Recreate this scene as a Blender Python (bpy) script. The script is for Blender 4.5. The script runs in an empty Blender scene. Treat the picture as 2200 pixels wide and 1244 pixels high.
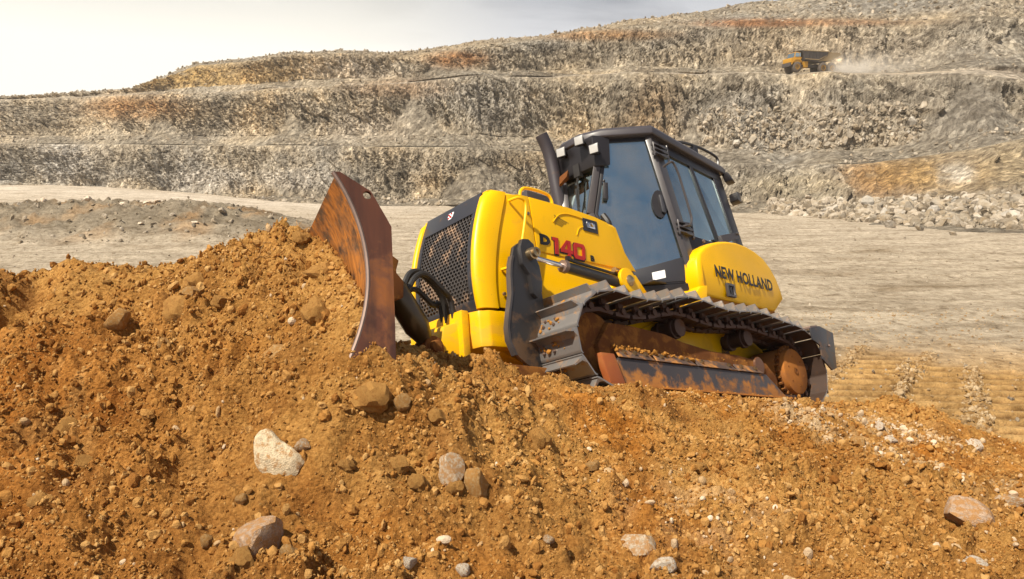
import bpy, bmesh, math, random
import numpy as np
from mathutils import Matrix, Vector, Euler

SC = bpy.context.scene
COL = SC.collection
R = math.radians

# ------------------------------------------------------------------ camera
PITCH = R(7.903)
F = 1635.24
cam_d = bpy.data.cameras.new("camera")
cam_d.sensor_width = 36.0
cam_d.lens = F / 2200 * 36.0
cam_d.clip_start = 0.05
cam_d.clip_end = 4000
cam = bpy.data.objects.new("camera", cam_d)
COL.objects.link(cam)
cam.location = (0, 0, 4.0)
cam.rotation_euler = (math.pi / 2 - PITCH, 0, 0)
SC.camera = cam

# ------------------------------------------------------------------ light
SUN_DIR = Vector((0.42, 0.36, -0.83)).normalized()      # direction the light travels
W = bpy.data.worlds.new("World")
SC.world = W
W.use_nodes = True
SKY_STRENGTH = 0.050
SC.view_settings.view_transform = 'Standard'
SC.view_settings.look = 'None'
SC.view_settings.gamma = 1.0
SC.view_settings.use_curve_mapping = False
SC.view_settings.exposure = 0.46
SC.cycles.max_bounces = 6
SC.cycles.transparent_max_bounces = 10
SC.cycles.volume_bounces = 1

sun_d = bpy.data.lights.new("sun", 'SUN')
sun_d.energy = 5.0
sun_d.angle = R(0.55)
sun_d.color = (1.0, 0.91, 0.76)
sun = bpy.data.objects.new("sun", sun_d)
COL.objects.link(sun)
sun.rotation_euler = SUN_DIR.to_track_quat('-Z', 'Y').to_euler()
sun.location = (0, 0, 60)


def build_world():
    nt = W.node_tree
    nt.nodes.clear()
    N = nt.nodes.new
    L = nt.links.new
    out = N('ShaderNodeOutputWorld')
    bg = N('ShaderNodeBackground')
    sky = N('ShaderNodeTexSky')
    sky.sky_type = 'NISHITA'
    sky.sun_disc = False
    el = math.asin(-SUN_DIR.z)
    sky.sun_elevation = el
    sky.sun_rotation = math.atan2(-SUN_DIR.x, -SUN_DIR.y)
    sky.air_density = 1.0
    sky.dust_density = 3.5
    sky.ozone_density = 1.0
    # thin cloud cover, densest towards the bright north-west horizon in view
    geo = N('ShaderNodeTexCoord')
    mp = N('ShaderNodeMapping')
    mp.inputs['Scale'].default_value = (1.0, 1.0, 4.5)
    L(geo.outputs['Generated'], mp.inputs['Vector'])
    n1 = N('ShaderNodeTexNoise')
    n1.inputs['Scale'].default_value = 2.3
    n1.inputs['Detail'].default_value = 7
    n1.inputs['Roughness'].default_value = 0.52
    n1.inputs['Distortion'].default_value = 0.4
    L(mp.outputs[0], n1.inputs['Vector'])
    # cloud brightness
    cr = N('ShaderNodeValToRGB')
    e = cr.color_ramp.elements
    e[0].position = 0.40; e[0].color = (6.3, 6.5, 7.1, 1)
    e[1].position = 0.56; e[1].color = (12.0, 12.1, 12.5, 1)
    L(n1.outputs['Fac'], cr.inputs['Fac'])
    # broad glare around a bright spot behind the thin cloud, upper left of the view
    gd = Vector((-0.44, 0.86, 0.215)).normalized()
    dt = N('ShaderNodeVectorMath'); dt.operation = 'DOT_PRODUCT'
    L(geo.outputs['Generated'], dt.inputs[0])
    dt.inputs[1].default_value = gd
    mr = N('ShaderNodeMapRange')
    mr.interpolation_type = 'SMOOTHERSTEP'
    mr.inputs['From Min'].default_value = 0.86
    mr.inputs['From Max'].default_value = 1.0
    mr.inputs['To Min'].default_value = 0.0
    mr.inputs['To Max'].default_value = 1.0
    L(dt.outputs['Value'], mr.inputs['Value'])
    mg = N('ShaderNodeMix'); mg.data_type = 'RGBA'
    mg.inputs[7].default_value = (17.5, 16.8, 15.0, 1)
    L(mr.outputs[0], mg.inputs[0])
    L(cr.outputs['Color'], mg.inputs[6])
    # clouds cover nearly everything low down, thinning with height
    sep = N('ShaderNodeSeparateXYZ')
    L(geo.outputs['Generated'], sep.inputs[0])
    cv = N('ShaderNodeMapRange')
    cv.inputs['From Min'].default_value = 0.16
    cv.inputs['From Max'].default_value = 0.36
    cv.inputs['To Min'].default_value = 0.96
    cv.inputs['To Max'].default_value = 0.05
    L(sep.outputs['Z'], cv.inputs['Value'])
    mx = N('ShaderNodeMix'); mx.data_type = 'RGBA'
    # broken patches of cloud higher up
    n2 = N('ShaderNodeTexNoise')
    n2.inputs['Scale'].default_value = 2.6; n2.inputs['Detail'].default_value = 6; n2.inputs['Roughness'].default_value = 0.6
    L(geo.outputs['Generated'], n2.inputs['Vector'])
    hi = N('ShaderNodeMapRange'); hi.interpolation_type = 'SMOOTHSTEP'
    hi.inputs['From Min'].default_value = 0.48; hi.inputs['From Max'].default_value = 0.66; hi.inputs['To Max'].default_value = 0.75
    L(n2.outputs['Fac'], hi.inputs['Value'])
    mxm = N('ShaderNodeMath'); mxm.operation = 'MAXIMUM'
    L(cv.outputs[0], mxm.inputs[0]); L(hi.outputs[0], mxm.inputs[1])
    L(mxm.outputs[0], mx.inputs[0])
    L(sky.outputs[0], mx.inputs[6])
    L(mg.outputs[2], mx.inputs[7])
    L(mx.outputs[2], bg.inputs['Color'])
    bg.inputs['Strength'].default_value = SKY_STRENGTH
    L(bg.outputs[0], out.inputs['Surface'])


build_world()

# ------------------------------------------------------------------ numeric helpers
CP, SP = math.cos(PITCH), math.sin(PITCH)


def at(px, py, Y):
    """world point seen at photograph pixel (px,py) at forward distance Y"""
    px = np.asarray(px, float); py = np.asarray(py, float)
    a = (px - 1100) / F
    b = (py - 622) / F
    ry = -SP * b + CP
    rz = -CP * b - SP
    return a / ry * Y, Y + 0 * a, 4.0 + rz / ry * Y


def on_ground(px, py, z=0.0):
    b = (py - 622) / F
    ry = -SP * b + CP
    rz = -CP * b - SP
    Y = (z - 4.0) * ry / rz
    return ((px - 1100) / F / ry * Y, Y)


_rng = np.random.default_rng(11)
_PERM = _rng.permutation(512).astype(np.int64)
_PERM = np.concatenate([_PERM, _PERM])
_G3 = _rng.normal(size=(512, 3)); _G3 /= np.linalg.norm(_G3, axis=1)[:, None]
_G3 = _G3.astype(np.float32)
_RV = _rng.random((512, 3)).astype(np.float32)


def _h2(i, j):
    return _PERM[(_PERM[i & 511] + j) & 511]


def _h3(i, j, k):
    return _PERM[(_PERM[(_PERM[i & 511] + j) & 511] + k) & 511]


def perlin(x, y):
    x = np.asarray(x, np.float32); y = np.asarray(y, np.float32)
    i = np.floor(x).astype(np.int64); j = np.floor(y).astype(np.int64)
    fx = x - i; fy = y - j
    u = fx * fx * fx * (fx * (fx * 6 - 15) + 10)
    v = fy * fy * fy * (fy * (fy * 6 - 15) + 10)

    def g(a, b, dx, dy):
        q = _G3[_h2(a, b)]
        return q[..., 0] * dx + q[..., 1] * dy
    n00 = g(i, j, fx, fy); n10 = g(i + 1, j, fx - 1, fy)
    n01 = g(i, j + 1, fx, fy - 1); n11 = g(i + 1, j + 1, fx - 1, fy - 1)
    return ((n00 * (1 - u) + n10 * u) * (1 - v) + (n01 * (1 - u) + n11 * u) * v) * 1.6


def fbm(x, y, oct=4, gain=0.5, lac=2.03, ridge=False):
    s = 0; a = 1.0; t = 0
    for o in range(oct):
        n = perlin(x * lac ** o + 17.3 * o, y * lac ** o - 9.1 * o)
        if ridge:
            n = 1 - 2 * np.abs(n)
        s = s + a * n; t += a; a *= gain
    return s / t


def worley(x, y, jit=0.9):
    """F1 distance and random value of the nearest cell"""
    x = np.asarray(x, np.float32); y = np.asarray(y, np.float32)
    i = np.floor(x).astype(np.int64); j = np.floor(y).astype(np.int64)
    best = np.full(x.shape, 9.0, np.float32); f2 = best.copy()
    rv = np.zeros(x.shape, np.float32)
    for a in (-1, 0, 1):
        for b in (-1, 0, 1):
            h = _h2(i + a, j + b) & 511
            q = _RV[h]
            d = (i + a + 0.5 + (q[..., 0] - .5) * jit - x) ** 2 + (j + b + 0.5 + (q[..., 1] - .5) * jit - y) ** 2
            d = np.sqrt(d).astype(np.float32)
            m = d < best
            f2 = np.where(m, best, np.minimum(f2, d))
            best = np.where(m, d, best)
            rv = np.where(m, q[..., 2], rv)
    return best, f2, rv


def sstep(a, b, x):
    t = np.clip((x - a) / (b - a), 0, 1)
    return t * t * (3 - 2 * t)


# ------------------------------------------------------------------ node helpers
def new_mat(name):
    m = bpy.data.materials.new(name)
    m.use_nodes = True
    nt = m.node_tree
    b = nt.nodes['Principled BSDF']
    return m, nt, b


def noise(nt, vec, scale, detail=4, rough=0.55, dist=0.0):
    n = nt.nodes.new('ShaderNodeTexNoise')
    n.inputs['Scale'].default_value = scale
    n.inputs['Detail'].default_value = detail
    n.inputs['Roughness'].default_value = rough
    n.inputs['Distortion'].default_value = dist
    if vec is not None:
        nt.links.new(vec, n.inputs['Vector'])
    return n.outputs['Fac']


def ramp(nt, fac, stops):
    r = nt.nodes.new('ShaderNodeValToRGB')
    els = r.color_ramp.elements
    while len(els) < len(stops):
        els.new(0.5)
    for e, (p, c) in zip(els, stops):
        e.position = p
        e.color = (*c, 1) if len(c) == 3 else c
    nt.links.new(fac, r.inputs['Fac'])
    return r.outputs['Color']


def mixc(nt, fac, a, b, mode='MIX'):
    m = nt.nodes.new('ShaderNodeMix')
    m.data_type = 'RGBA'
    m.blend_type = mode
    for sock, v in ((0, fac), (6, a), (7, b)):
        if isinstance(v, bpy.types.NodeSocket):
            nt.links.new(v, m.inputs[sock])
        elif isinstance(v, (int, float)):
            m.inputs[sock].default_value = v
        else:
            m.inputs[sock].default_value = (*v, 1)
    return m.outputs[2]


def math_(nt, op, a, b=None, c=None):
    m = nt.nodes.new('ShaderNodeMath')
    m.operation = op
    for k, v in enumerate((a, b, c)):
        if v is None:
            continue
        if isinstance(v, bpy.types.NodeSocket):
            nt.links.new(v, m.inputs[k])
        else:
            m.inputs[k].default_value = v
    return m.outputs[0]


def bump(nt, h, strength, dist, normal=None):
    b = nt.nodes.new('ShaderNodeBump')
    b.inputs['Strength'].default_value = strength
    b.inputs['Distance'].default_value = dist
    nt.links.new(h, b.inputs['Height'])
    if normal is not None:
        nt.links.new(normal, b.inputs['Normal'])
    return b.outputs[0]


def voro(nt, vec, scale, feature='F1', out='Distance'):
    v = nt.nodes.new('ShaderNodeTexVoronoi')
    v.feature = feature
    v.inputs['Scale'].default_value = scale
    if vec is not None:
        nt.links.new(vec, v.inputs['Vector'])
    return v.outputs[out]


def coords(nt, kind='Object', scale=None):
    t = nt.nodes.new('ShaderNodeTexCoord')
    o = t.outputs[kind]
    if scale:
        m = nt.nodes.new('ShaderNodeMapping')
        m.inputs['Scale'].default_value = scale
        nt.links.new(o, m.inputs['Vector'])
        o = m.outputs[0]
    return o


def attr(nt, name, out='Color'):
    a = nt.nodes.new('ShaderNodeAttribute')
    a.attribute_name = name
    return a.outputs[out]


# ------------------------------------------------------------------ materials
def soil_material():
    m, nt, b = new_mat("ochre_soil")
    g = nt.nodes.new('ShaderNodeNewGeometry')
    p = g.outputs['Position']
    base = attr(nt, 'tint')
    n1 = noise(nt, p, 2.2, 5, 0.6)
    c1 = ramp(nt, n1, [(0.30, (0.72, 0.62, 0.50)), (0.5, (1, 1, 1)), (0.68, (1.22, 1.26, 1.36))])
    c = mixc(nt, 1.0, base, c1, 'MULTIPLY')
    n2 = noise(nt, p, 38, 4, 0.65)
    c2 = ramp(nt, n2, [(0.32, (0.55, 0.47, 0.36)), (0.52, (1, 1, 1)), (0.70, (1.40, 1.48, 1.65))])
    c = mixc(nt, 0.85, c, c2, 'MULTIPLY')
    nt.links.new(c, b.inputs['Base Color'])
    b.inputs['Roughness'].default_value = 0.95
    b.inputs['Specular IOR Level'].default_value = 0.15
    h1 = noise(nt, p, 55, 5, 0.7)
    v1 = voro(nt, p, 46)
    h = math_(nt, 'SUBTRACT', h1, math_(nt, 'MULTIPLY', v1, 0.55))
    n = bump(nt, h, 1.0, 0.022)
    h3 = noise(nt, p, 170, 3, 0.6)
    n = bump(nt, h3, 0.7, 0.006, n)
    nt.links.new(n, b.inputs['Normal'])
    return m


def floor_material():
    m, nt, b = new_mat("grey_gravel_floor")
    g = nt.nodes.new('ShaderNodeNewGeometry')
    p = g.outputs['Position']
    mp = nt.nodes.new('ShaderNodeMapping')
    mp.inputs['Scale'].default_value = (0.16, 0.50, 0.5)
    mp.inputs['Rotation'].default_value = (0, 0, R(4))
    nt.links.new(p, mp.inputs['Vector'])
    base = attr(nt, 'tint')
    n1 = noise(nt, mp.outputs[0], 1.0, 6, 0.62, 0.6)
    c1 = ramp(nt, n1, [(0.30, (0.62, 0.57, 0.50)), (0.46, (0.95, 0.94, 0.93)), (0.68, (1.26, 1.26, 1.26))])
    c = mixc(nt, 1.0, base, c1, 'MULTIPLY')
    n2 = noise(nt, p, 3.2, 5, 0.7)
    c2 = ramp(nt, n2, [(0.33, (0.62, 0.58, 0.53)), (0.5, (1, 1, 1)), (0.66, (1.2, 1.2, 1.22))])
    c = mixc(nt, 0.9, c, c2, 'MULTIPLY')
    n3 = noise(nt, p, 1.1, 6, 0.75, 1.0)
    c = mixc(nt, 0.8, c, ramp(nt, n3, [(0.36, (0.60, 0.56, 0.50)), (0.48, (1, 1, 1)), (0.64, (1.22, 1.22, 1.22))]), 'MULTIPLY')
    nt.links.new(c, b.inputs['Base Color'])
    b.inputs['Roughness'].default_value = 0.95
    b.inputs['Specular IOR Level'].default_value = 0.1
    h = math_(nt, 'ADD', noise(nt, p, 5.0, 6, 0.72), math_(nt, 'MULTIPLY', n1, 1.2))
    n = bump(nt, h, 1.0, 0.16)
    nt.links.new(n, b.inputs['Normal'])
    return m


def wall_material():
    m, nt, b = new_mat("quarry_rock")
    g = nt.nodes.new('ShaderNodeNewGeometry')
    p = g.outputs['Position']
    base = attr(nt, 'tint')
    mp = nt.nodes.new('ShaderNodeMapping')
    mp.inputs['Scale'].default_value = (1.0, 1.0, 0.45)
    mp.inputs['Rotation'].default_value = (0, R(32), 0)
    nt.links.new(p, mp.inputs['Vector'])
    q = mp.outputs[0]
    n0 = noise(nt, p, 0.09, 5, 0.6, 0.4)
    c0 = ramp(nt, n0, [(0.32, (0.62, 0.60, 0.58)), (0.5, (1.0, 1.0, 1.0)), (0.68, (1.25, 1.2, 1.12))])
    c = mixc(nt, 1.0, base, c0, 'MULTIPLY')
    n1 = noise(nt, q, 0.9, 6, 0.68, 0.3)
    c1 = ramp(nt, n1, [(0.36, (0.42, 0.39, 0.36)), (0.49, (0.95, 0.94, 0.93)), (0.63, (1.6, 1.6, 1.6))])
    c = mixc(nt, 0.85, c, c1, 'MULTIPLY')
    vc = nt.nodes.new('ShaderNodeTexVoronoi')
    vc.inputs['Scale'].default_value = 1.25
    nt.links.new(q, vc.inputs['Vector'])
    sp = nt.nodes.new('ShaderNodeSeparateColor')
    nt.links.new(vc.outputs['Color'], sp.inputs[0])
    c2 = ramp(nt, sp.outputs[0], [(0.0, (0.78, 0.76, 0.74)), (0.7, (1.0, 1.0, 1.0)), (0.95, (1.45, 1.45, 1.45))])
    c = mixc(nt, 0.8, c, c2, 'MULTIPLY')
    nt.links.new(c, b.inputs['Base Color'])
    b.inputs['Roughness'].default_value = 0.92
    b.inputs['Specular IOR Level'].default_value = 0.15
    h = math_(nt, 'ADD', math_(nt, 'MULTIPLY', n1, 1.6), math_(nt, 'MULTIPLY', vc.outputs['Distance'], -0.9))
    h = math_(nt, 'ADD', h, math_(nt, 'MULTIPLY', noise(nt, q, 3.4, 4, 0.7), 0.5))
    n = bump(nt, h, 1.0, 0.9)
    nt.links.new(n, b.inputs['Normal'])
    return m


def rock_material(name, col, dirt=(0.40, 0.20, 0.065), amount=0.5, scale=9.0):
    m, nt, b = new_mat(name)
    o = coords(nt, 'Object')
    n1 = noise(nt, o, scale, 6, 0.65)
    c = ramp(nt, n1, [(0.30, tuple(v * 0.62 for v in col)), (0.52, col), (0.72, tuple(min(0.9, v * 1.3) for v in col))])
    n2 = noise(nt, o, scale * 0.45, 4, 0.6)
    f = ramp(nt, n2, [(0.62 - amount * 0.4, (0, 0, 0)), (0.72 - amount * 0.3, (1, 1, 1))])
    f = math_(nt, 'MULTIPLY', f, 0.85)
    c = mixc(nt, f, c, dirt)
    nt.links.new(c, b.inputs['Base Color'])
    b.inputs['Roughness'].default_value = 0.88
    b.inputs['Specular IOR Level'].default_value = 0.2
    h = math_(nt, 'SUBTRACT', noise(nt, o, scale * 2.5, 6, 0.7), math_(nt, 'MULTIPLY', voro(nt, o, scale * 2.2), 0.5))
    nt.links.new(bump(nt, h, 1.0, 0.007 if scale > 3 else 0.12), b.inputs['Normal'])
    return m


def paint(name, col, rough=0.35, dust=0.35, dustcol=(0.45, 0.22, 0.06), metal=0.0, coat=0.2, lo=0.1, hi=1.1, dscale=5.0, spec=0.5, zw=0.22):
    """machine paint; dust clings as patches, denser near the machine's underside"""
    m, nt, b = new_mat(name)
    o = coords(nt, 'Object')
    n1 = noise(nt, o, dscale, 7, 0.68, 0.3)
    n2 = noise(nt, o, 1.7, 3, 0.5)
    sp = nt.nodes.new('ShaderNodeSeparateXYZ')
    nt.links.new(o, sp.inputs[0])
    mr = nt.nodes.new('ShaderNodeMapRange')
    mr.inputs['From Min'].default_value = hi
    mr.inputs['From Max'].default_value = lo
    mr.inputs['To Min'].default_value = 0.0
    mr.inputs['To Max'].default_value = 1.0
    nt.links.new(sp.outputs['Z'], mr.inputs['Value'])
    f = math_(nt, 'ADD', math_(nt, 'MULTIPLY', mr.outputs[0], zw), n1)
    f = ramp(nt, f, [(0.66 - 0.25 * dust, (0, 0, 0)), (0.74 - 0.15 * dust, (1, 1, 1))])
    f = math_(nt, 'MULTIPLY', f, min(1.0, dust * 1.6))
    tone = ramp(nt, n2, [(0.3, tuple(v * 0.9 for v in col)), (0.7, tuple(min(1, v * 1.06) for v in col))])
    c = mixc(nt, f, tone, dustcol)
    # tiny chips and specks
    n3 = noise(nt, o, 60, 2, 0.5)
    fc = ramp(nt, n3, [(0.71, (0, 0, 0)), (0.73, (1, 1, 1))])
    c = mixc(nt, math_(nt, 'MULTIPLY', fc, 0.5), c, tuple(v * 0.45 + 0.02 for v in col))
    nt.links.new(c, b.inputs['Base Color'])
    b.inputs['Metallic'].default_value = metal
    r = math_(nt, 'ADD', math_(nt, 'MULTIPLY', f, 0.5), math_(nt, 'MULTIPLY_ADD', n1, 0.25, rough - 0.12))
    nt.links.new(r, b.inputs['Roughness'])
    b.inputs['Coat Weight'].default_value = coat
    b.inputs['Coat Roughness'].default_value = 0.25
    b.inputs['Specular IOR Level'].default_value = spec
    nt.links.new(bump(nt, n1, 0.12, 0.01), b.inputs['Normal'])
    return m


def glass_material():
    m = bpy.data.materials.new("tinted_cab_glass")
    m.use_nodes = True
    nt = m.node_tree
    nt.nodes.clear()
    out = nt.nodes.new('ShaderNodeOutputMaterial')
    tr = nt.nodes.new('ShaderNodeBsdfTransparent')
    tr.inputs[0].default_value = (0.32, 0.74, 0.86, 1)
    gl = nt.nodes.new('ShaderNodeBsdfGlossy')
    gl.inputs['Roughness'].default_value = 0.03
    gl.inputs['Color'].default_value = (0.72, 0.93, 1.0, 1)
    fr = nt.nodes.new('ShaderNodeFresnel')
    fr.inputs['IOR'].default_value = 1.9
    o = coords(nt, 'Object')
    nn = noise(nt, o, 1.4, 2, 0.5)
    nt.links.new(bump(nt, nn, 0.16, 0.06), gl.inputs['Normal'])
    f = math_(nt, 'MULTIPLY_ADD', fr.outputs[0], 0.95, 0.42)
    mx = nt.nodes.new('ShaderNodeMixShader')
    nt.links.new(f, mx.inputs[0])
    nt.links.new(tr.outputs[0], mx.inputs[1])
    nt.links.new(gl.outputs[0], mx.inputs[2])
    # thin film of dust on the outside
    df = nt.nodes.new('ShaderNodeBsdfDiffuse'); df.inputs['Color'].default_value = (0.45, 0.38, 0.28, 1)
    m2 = nt.nodes.new('ShaderNodeMixShader')
    nt.links.new(math_(nt, 'MULTIPLY', ramp(nt, noise(nt, o, 3.5, 6, .7), [(0.35, (0, 0, 0)), (0.75, (1, 1, 1))]), 0.12), m2.inputs[0])
    nt.links.new(mx.outputs[0], m2.inputs[1]); nt.links.new(df.outputs[0], m2.inputs[2])
    nt.links.new(m2.outputs[0], out.inputs['Surface'])
    return m


def plain(name, col, rough=0.5, metal=0.0, spec=0.5):
    m, nt, b = new_mat(name)
    o = coords(nt, 'Object')
    n = noise(nt, o, 8, 4, 0.6)
    c = ramp(nt, n, [(0.3, tuple(v * 0.85 for v in col)), (0.7, tuple(min(1, v * 1.1) for v in col))])
    nt.links.new(c, b.inputs['Base Color'])
    b.inputs['Roughness'].default_value = rough
    b.inputs['Metallic'].default_value = metal
    b.inputs['Specular IOR Level'].default_value = spec
    return m


M = {}
M['soil'] = soil_material()
M['floor'] = floor_material()
M['wall'] = wall_material()
M['yellow'] = paint("yellow_machine_paint", (0.88, 0.48, 0.0), 0.36, 0.16, lo=0.2, hi=1.0, coat=0.06, spec=0.3)
M['black'] = paint("black_frame_paint", (0.014, 0.012, 0.014), 0.40, 0.10, lo=-1, hi=0, coat=0.15)
M['grey'] = paint("dark_grey_paint", (0.024, 0.024, 0.030), 0.45, 0.12, lo=0.2, hi=1.2)
M['armgrey'] = paint("worn_lift_arm_paint", (0.024, 0.022, 0.023), 0.40, 0.12, lo=0.2, hi=1.4, dscale=3.5)
M['blade'] = paint("rusty_blade_steel", (0.085, 0.026, 0.010), 0.5, 0.45, (0.26, 0.085, 0.015), lo=-2, hi=-1, dscale=2.6)
M['bladeface'] = paint("scoured_blade_face", (0.13, 0.085, 0.06), 0.42, 0.80, (0.46, 0.17, 0.025), metal=0.2, lo=-0.6, hi=1.7, dscale=6.5)
M['edge'] = plain("bare_worn_edge_steel", (0.24, 0.17, 0.14), 0.42, 0.6)
M['shoe'] = paint("worn_track_steel", (0.26, 0.245, 0.235), 0.34, 0.50, (0.40, 0.20, 0.06), metal=0.5, coat=0.0, lo=-1, hi=0, dscale=7)
M['shoein'] = paint("dirty_inner_track_steel", (0.055, 0.032, 0.022), 0.6, 0.5, (0.14, 0.06, 0.02), metal=0.2, coat=0.0, lo=-1, hi=0, dscale=6)
M['chain'] = paint("brown_track_chain", (0.085, 0.045, 0.032), 0.55, 0.5, (0.15, 0.065, 0.025), metal=0.3, coat=0.0, lo=-2, hi=-1)
M['dirtysteel'] = paint("soil_caked_steel", (0.040, 0.037, 0.040), 0.42, 0.26, (0.42, 0.16, 0.025), lo=-0.2, hi=0.75, coat=0.0, dscale=4.2)
M['guard'] = paint("scraped_side_guard", (0.045, 0.038, 0.040), 0.40, 0.50, (0.46, 0.18, 0.03), lo=0.05, hi=0.22, coat=0.0, dscale=5, zw=0.16)
M['gplate'] = paint("dusted_guard_plate", (0.10, 0.07, 0.06), 0.42, 0.70, (0.45, 0.19, 0.04), lo=-1, hi=0, coat=0.0, dscale=8)
M['caked'] = paint("orange_caked_steel", (0.30, 0.115, 0.03), 0.8, 0.5, (0.40, 0.15, 0.03), coat=0.0, lo=-1, hi=1, dscale=5, spec=0.2)
M['mudbrown'] = paint("brown_caked_mud", (0.16, 0.060, 0.020), 0.9, 0.55, (0.30, 0.125, 0.030), coat=0.0, lo=-1, hi=1, dscale=6, spec=0.1)
M['chrome'] = plain("chromed_rod", (0.75, 0.75, 0.78), 0.12, 1.0)
M['brass'] = plain("greasy_pin_steel", (0.45, 0.34, 0.20), 0.32, 0.9)
M['rubber'] = plain("black_hose_rubber", (0.02, 0.018, 0.017), 0.55)
M['olive'] = paint("oily_cylinder_paint", (0.055, 0.034, 0.010), 0.36, 0.35, (0.10, 0.045, 0.012), lo=-1, hi=0)
M['glass'] = glass_material()
M['lens'] = plain("frosted_lamp_lens", (0.42, 0.42, 0.41), 0.25, 0.0)
M['white'] = plain("white_sticker", (0.85, 0.85, 0.86), 0.5)
M['red'] = plain("red_lettering", (0.45, 0.015, 0.008), 0.45)
M['ink'] = plain("black_lettering", (0.012, 0.010, 0.010), 0.45)
M['seat'] = plain("seat_cloth", (0.12, 0.14, 0.10), 0.8)
M['radiator'] = paint("dusty_radiator_core", (0.03, 0.022, 0.018), 0.6, 0.45, (0.16, 0.10, 0.05), lo=-1, hi=0, dscale=4)
M['rust'] = plain("rusty_rock_brown", (0.28, 0.12, 0.04), 0.8)
M['tyre'] = plain("dusty_tyre", (0.11, 0.09, 0.075), 0.9)
M['tyellow'] = plain("dusty_truck_yellow", (0.50, 0.25, 0.015), 0.55)
M['tgrey'] = plain("truck_body_grey", (0.07, 0.06, 0.058), 0.6)
M['tdust'] = plain("dusty_truck_body", (0.28, 0.20, 0.10), 0.8)
M['rk_cream'] = rock_material("cream_stone", (0.62, 0.50, 0.33), amount=0.25)
M['rk_pink'] = rock_material("pinkish_grey_stone", (0.42, 0.30, 0.21), amount=0.5)
M['rk_grey'] = rock_material("pale_grey_stone", (0.50, 0.41, 0.30), amount=0.55)
M['rk_tan'] = rock_material("tan_stone", (0.42, 0.27, 0.12), dirt=(0.36, 0.175, 0.045), amount=0.6)
M['rk_brown'] = rock_material("brown_clod", (0.32, 0.155, 0.040), dirt=(0.38, 0.20, 0.055), amount=0.6)
M['rk_white'] = rock_material("white_stone", (0.62, 0.53, 0.42), amount=0.30)
M['rk_quarry'] = rock_material("quarry_boulder_rock", (0.32, 0.275, 0.215), (0.38, 0.30, 0.2), 0.3, 1.2)
M['rk_quarryw'] = rock_material("pale_boulder_rock", (0.46, 0.42, 0.36), (0.40, 0.33, 0.25), 0.3, 1.2)


# ------------------------------------------------------------------ object helpers
def tag(o, label=None, cat=None, group=None, kind=None):
    if label: o['label'] = label
    if cat: o['category'] = cat
    if group: o['group'] = group
    if kind: o['kind'] = kind
    return o


def empty(name):
    o = bpy.data.objects.new(name, None)
    o.empty_display_size = 0.3
    COL.objects.link(o)
    return o


def grid_object(name, X, Y, Z, mat, tint=None, smooth=True):
    """a mesh from 2-D arrays of coordinates"""
    n, m = X.shape
    me = bpy.data.meshes.new(name)
    co = np.stack([X, Y, Z], -1).reshape(-1, 3).astype(np.float32)
    idx = np.arange(n * m).reshape(n, m)
    q = np.stack([idx[:-1, :-1], idx[:-1, 1:], idx[1:, 1:], idx[1:, :-1]], -1).reshape(-1, 4)
    me.vertices.add(len(co)); me.vertices.foreach_set('co', co.ravel())
    me.loops.add(q.size); me.loops.foreach_set('vertex_index', q.ravel().astype(np.int32))
    me.polygons.add(len(q))
    me.polygons.foreach_set('loop_start', (np.arange(len(q)) * 4).astype(np.int32))
    me.polygons.foreach_set('use_smooth', np.full(len(q), smooth))
    me.update(calc_edges=True)
    if tint is not None:
        a = me.color_attributes.new('tint', 'FLOAT_COLOR', 'POINT')
        t = np.concatenate([tint.reshape(-1, 3), np.ones((n * m, 1))], 1).astype(np.float32)
        a.data.foreach_set('color', t.ravel())
    me.materials.append(mat)
    o = bpy.data.objects.new(name, me)
    COL.objects.link(o)
    return o


def tri_object(name, V, T, mat, tint=None, smooth=False):
    me = bpy.data.meshes.new(name)
    V = np.asarray(V, np.float32); T = np.asarray(T, np.int32)
    me.vertices.add(len(V)); me.vertices.foreach_set('co', V.ravel())
    me.loops.add(T.size); me.loops.foreach_set('vertex_index', T.ravel())
    me.polygons.add(len(T))
    me.polygons.foreach_set('loop_start', (np.arange(len(T)) * 3).astype(np.int32))
    me.polygons.foreach_set('use_smooth', np.full(len(T), smooth))
    me.update(calc_edges=True)
    if tint is not None:
        a = me.color_attributes.new('tint', 'FLOAT_COLOR', 'POINT')
        t = np.concatenate([tint, np.ones((len(V), 1))], 1).astype(np.float32)
        a.data.foreach_set('color', t.ravel())
    me.materials.append(mat)
    o = bpy.data.objects.new(name, me)
    COL.objects.link(o)
    return o


def unit(v):
    v = np.asarray(v, float)
    return v / np.linalg.norm(v)


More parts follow.
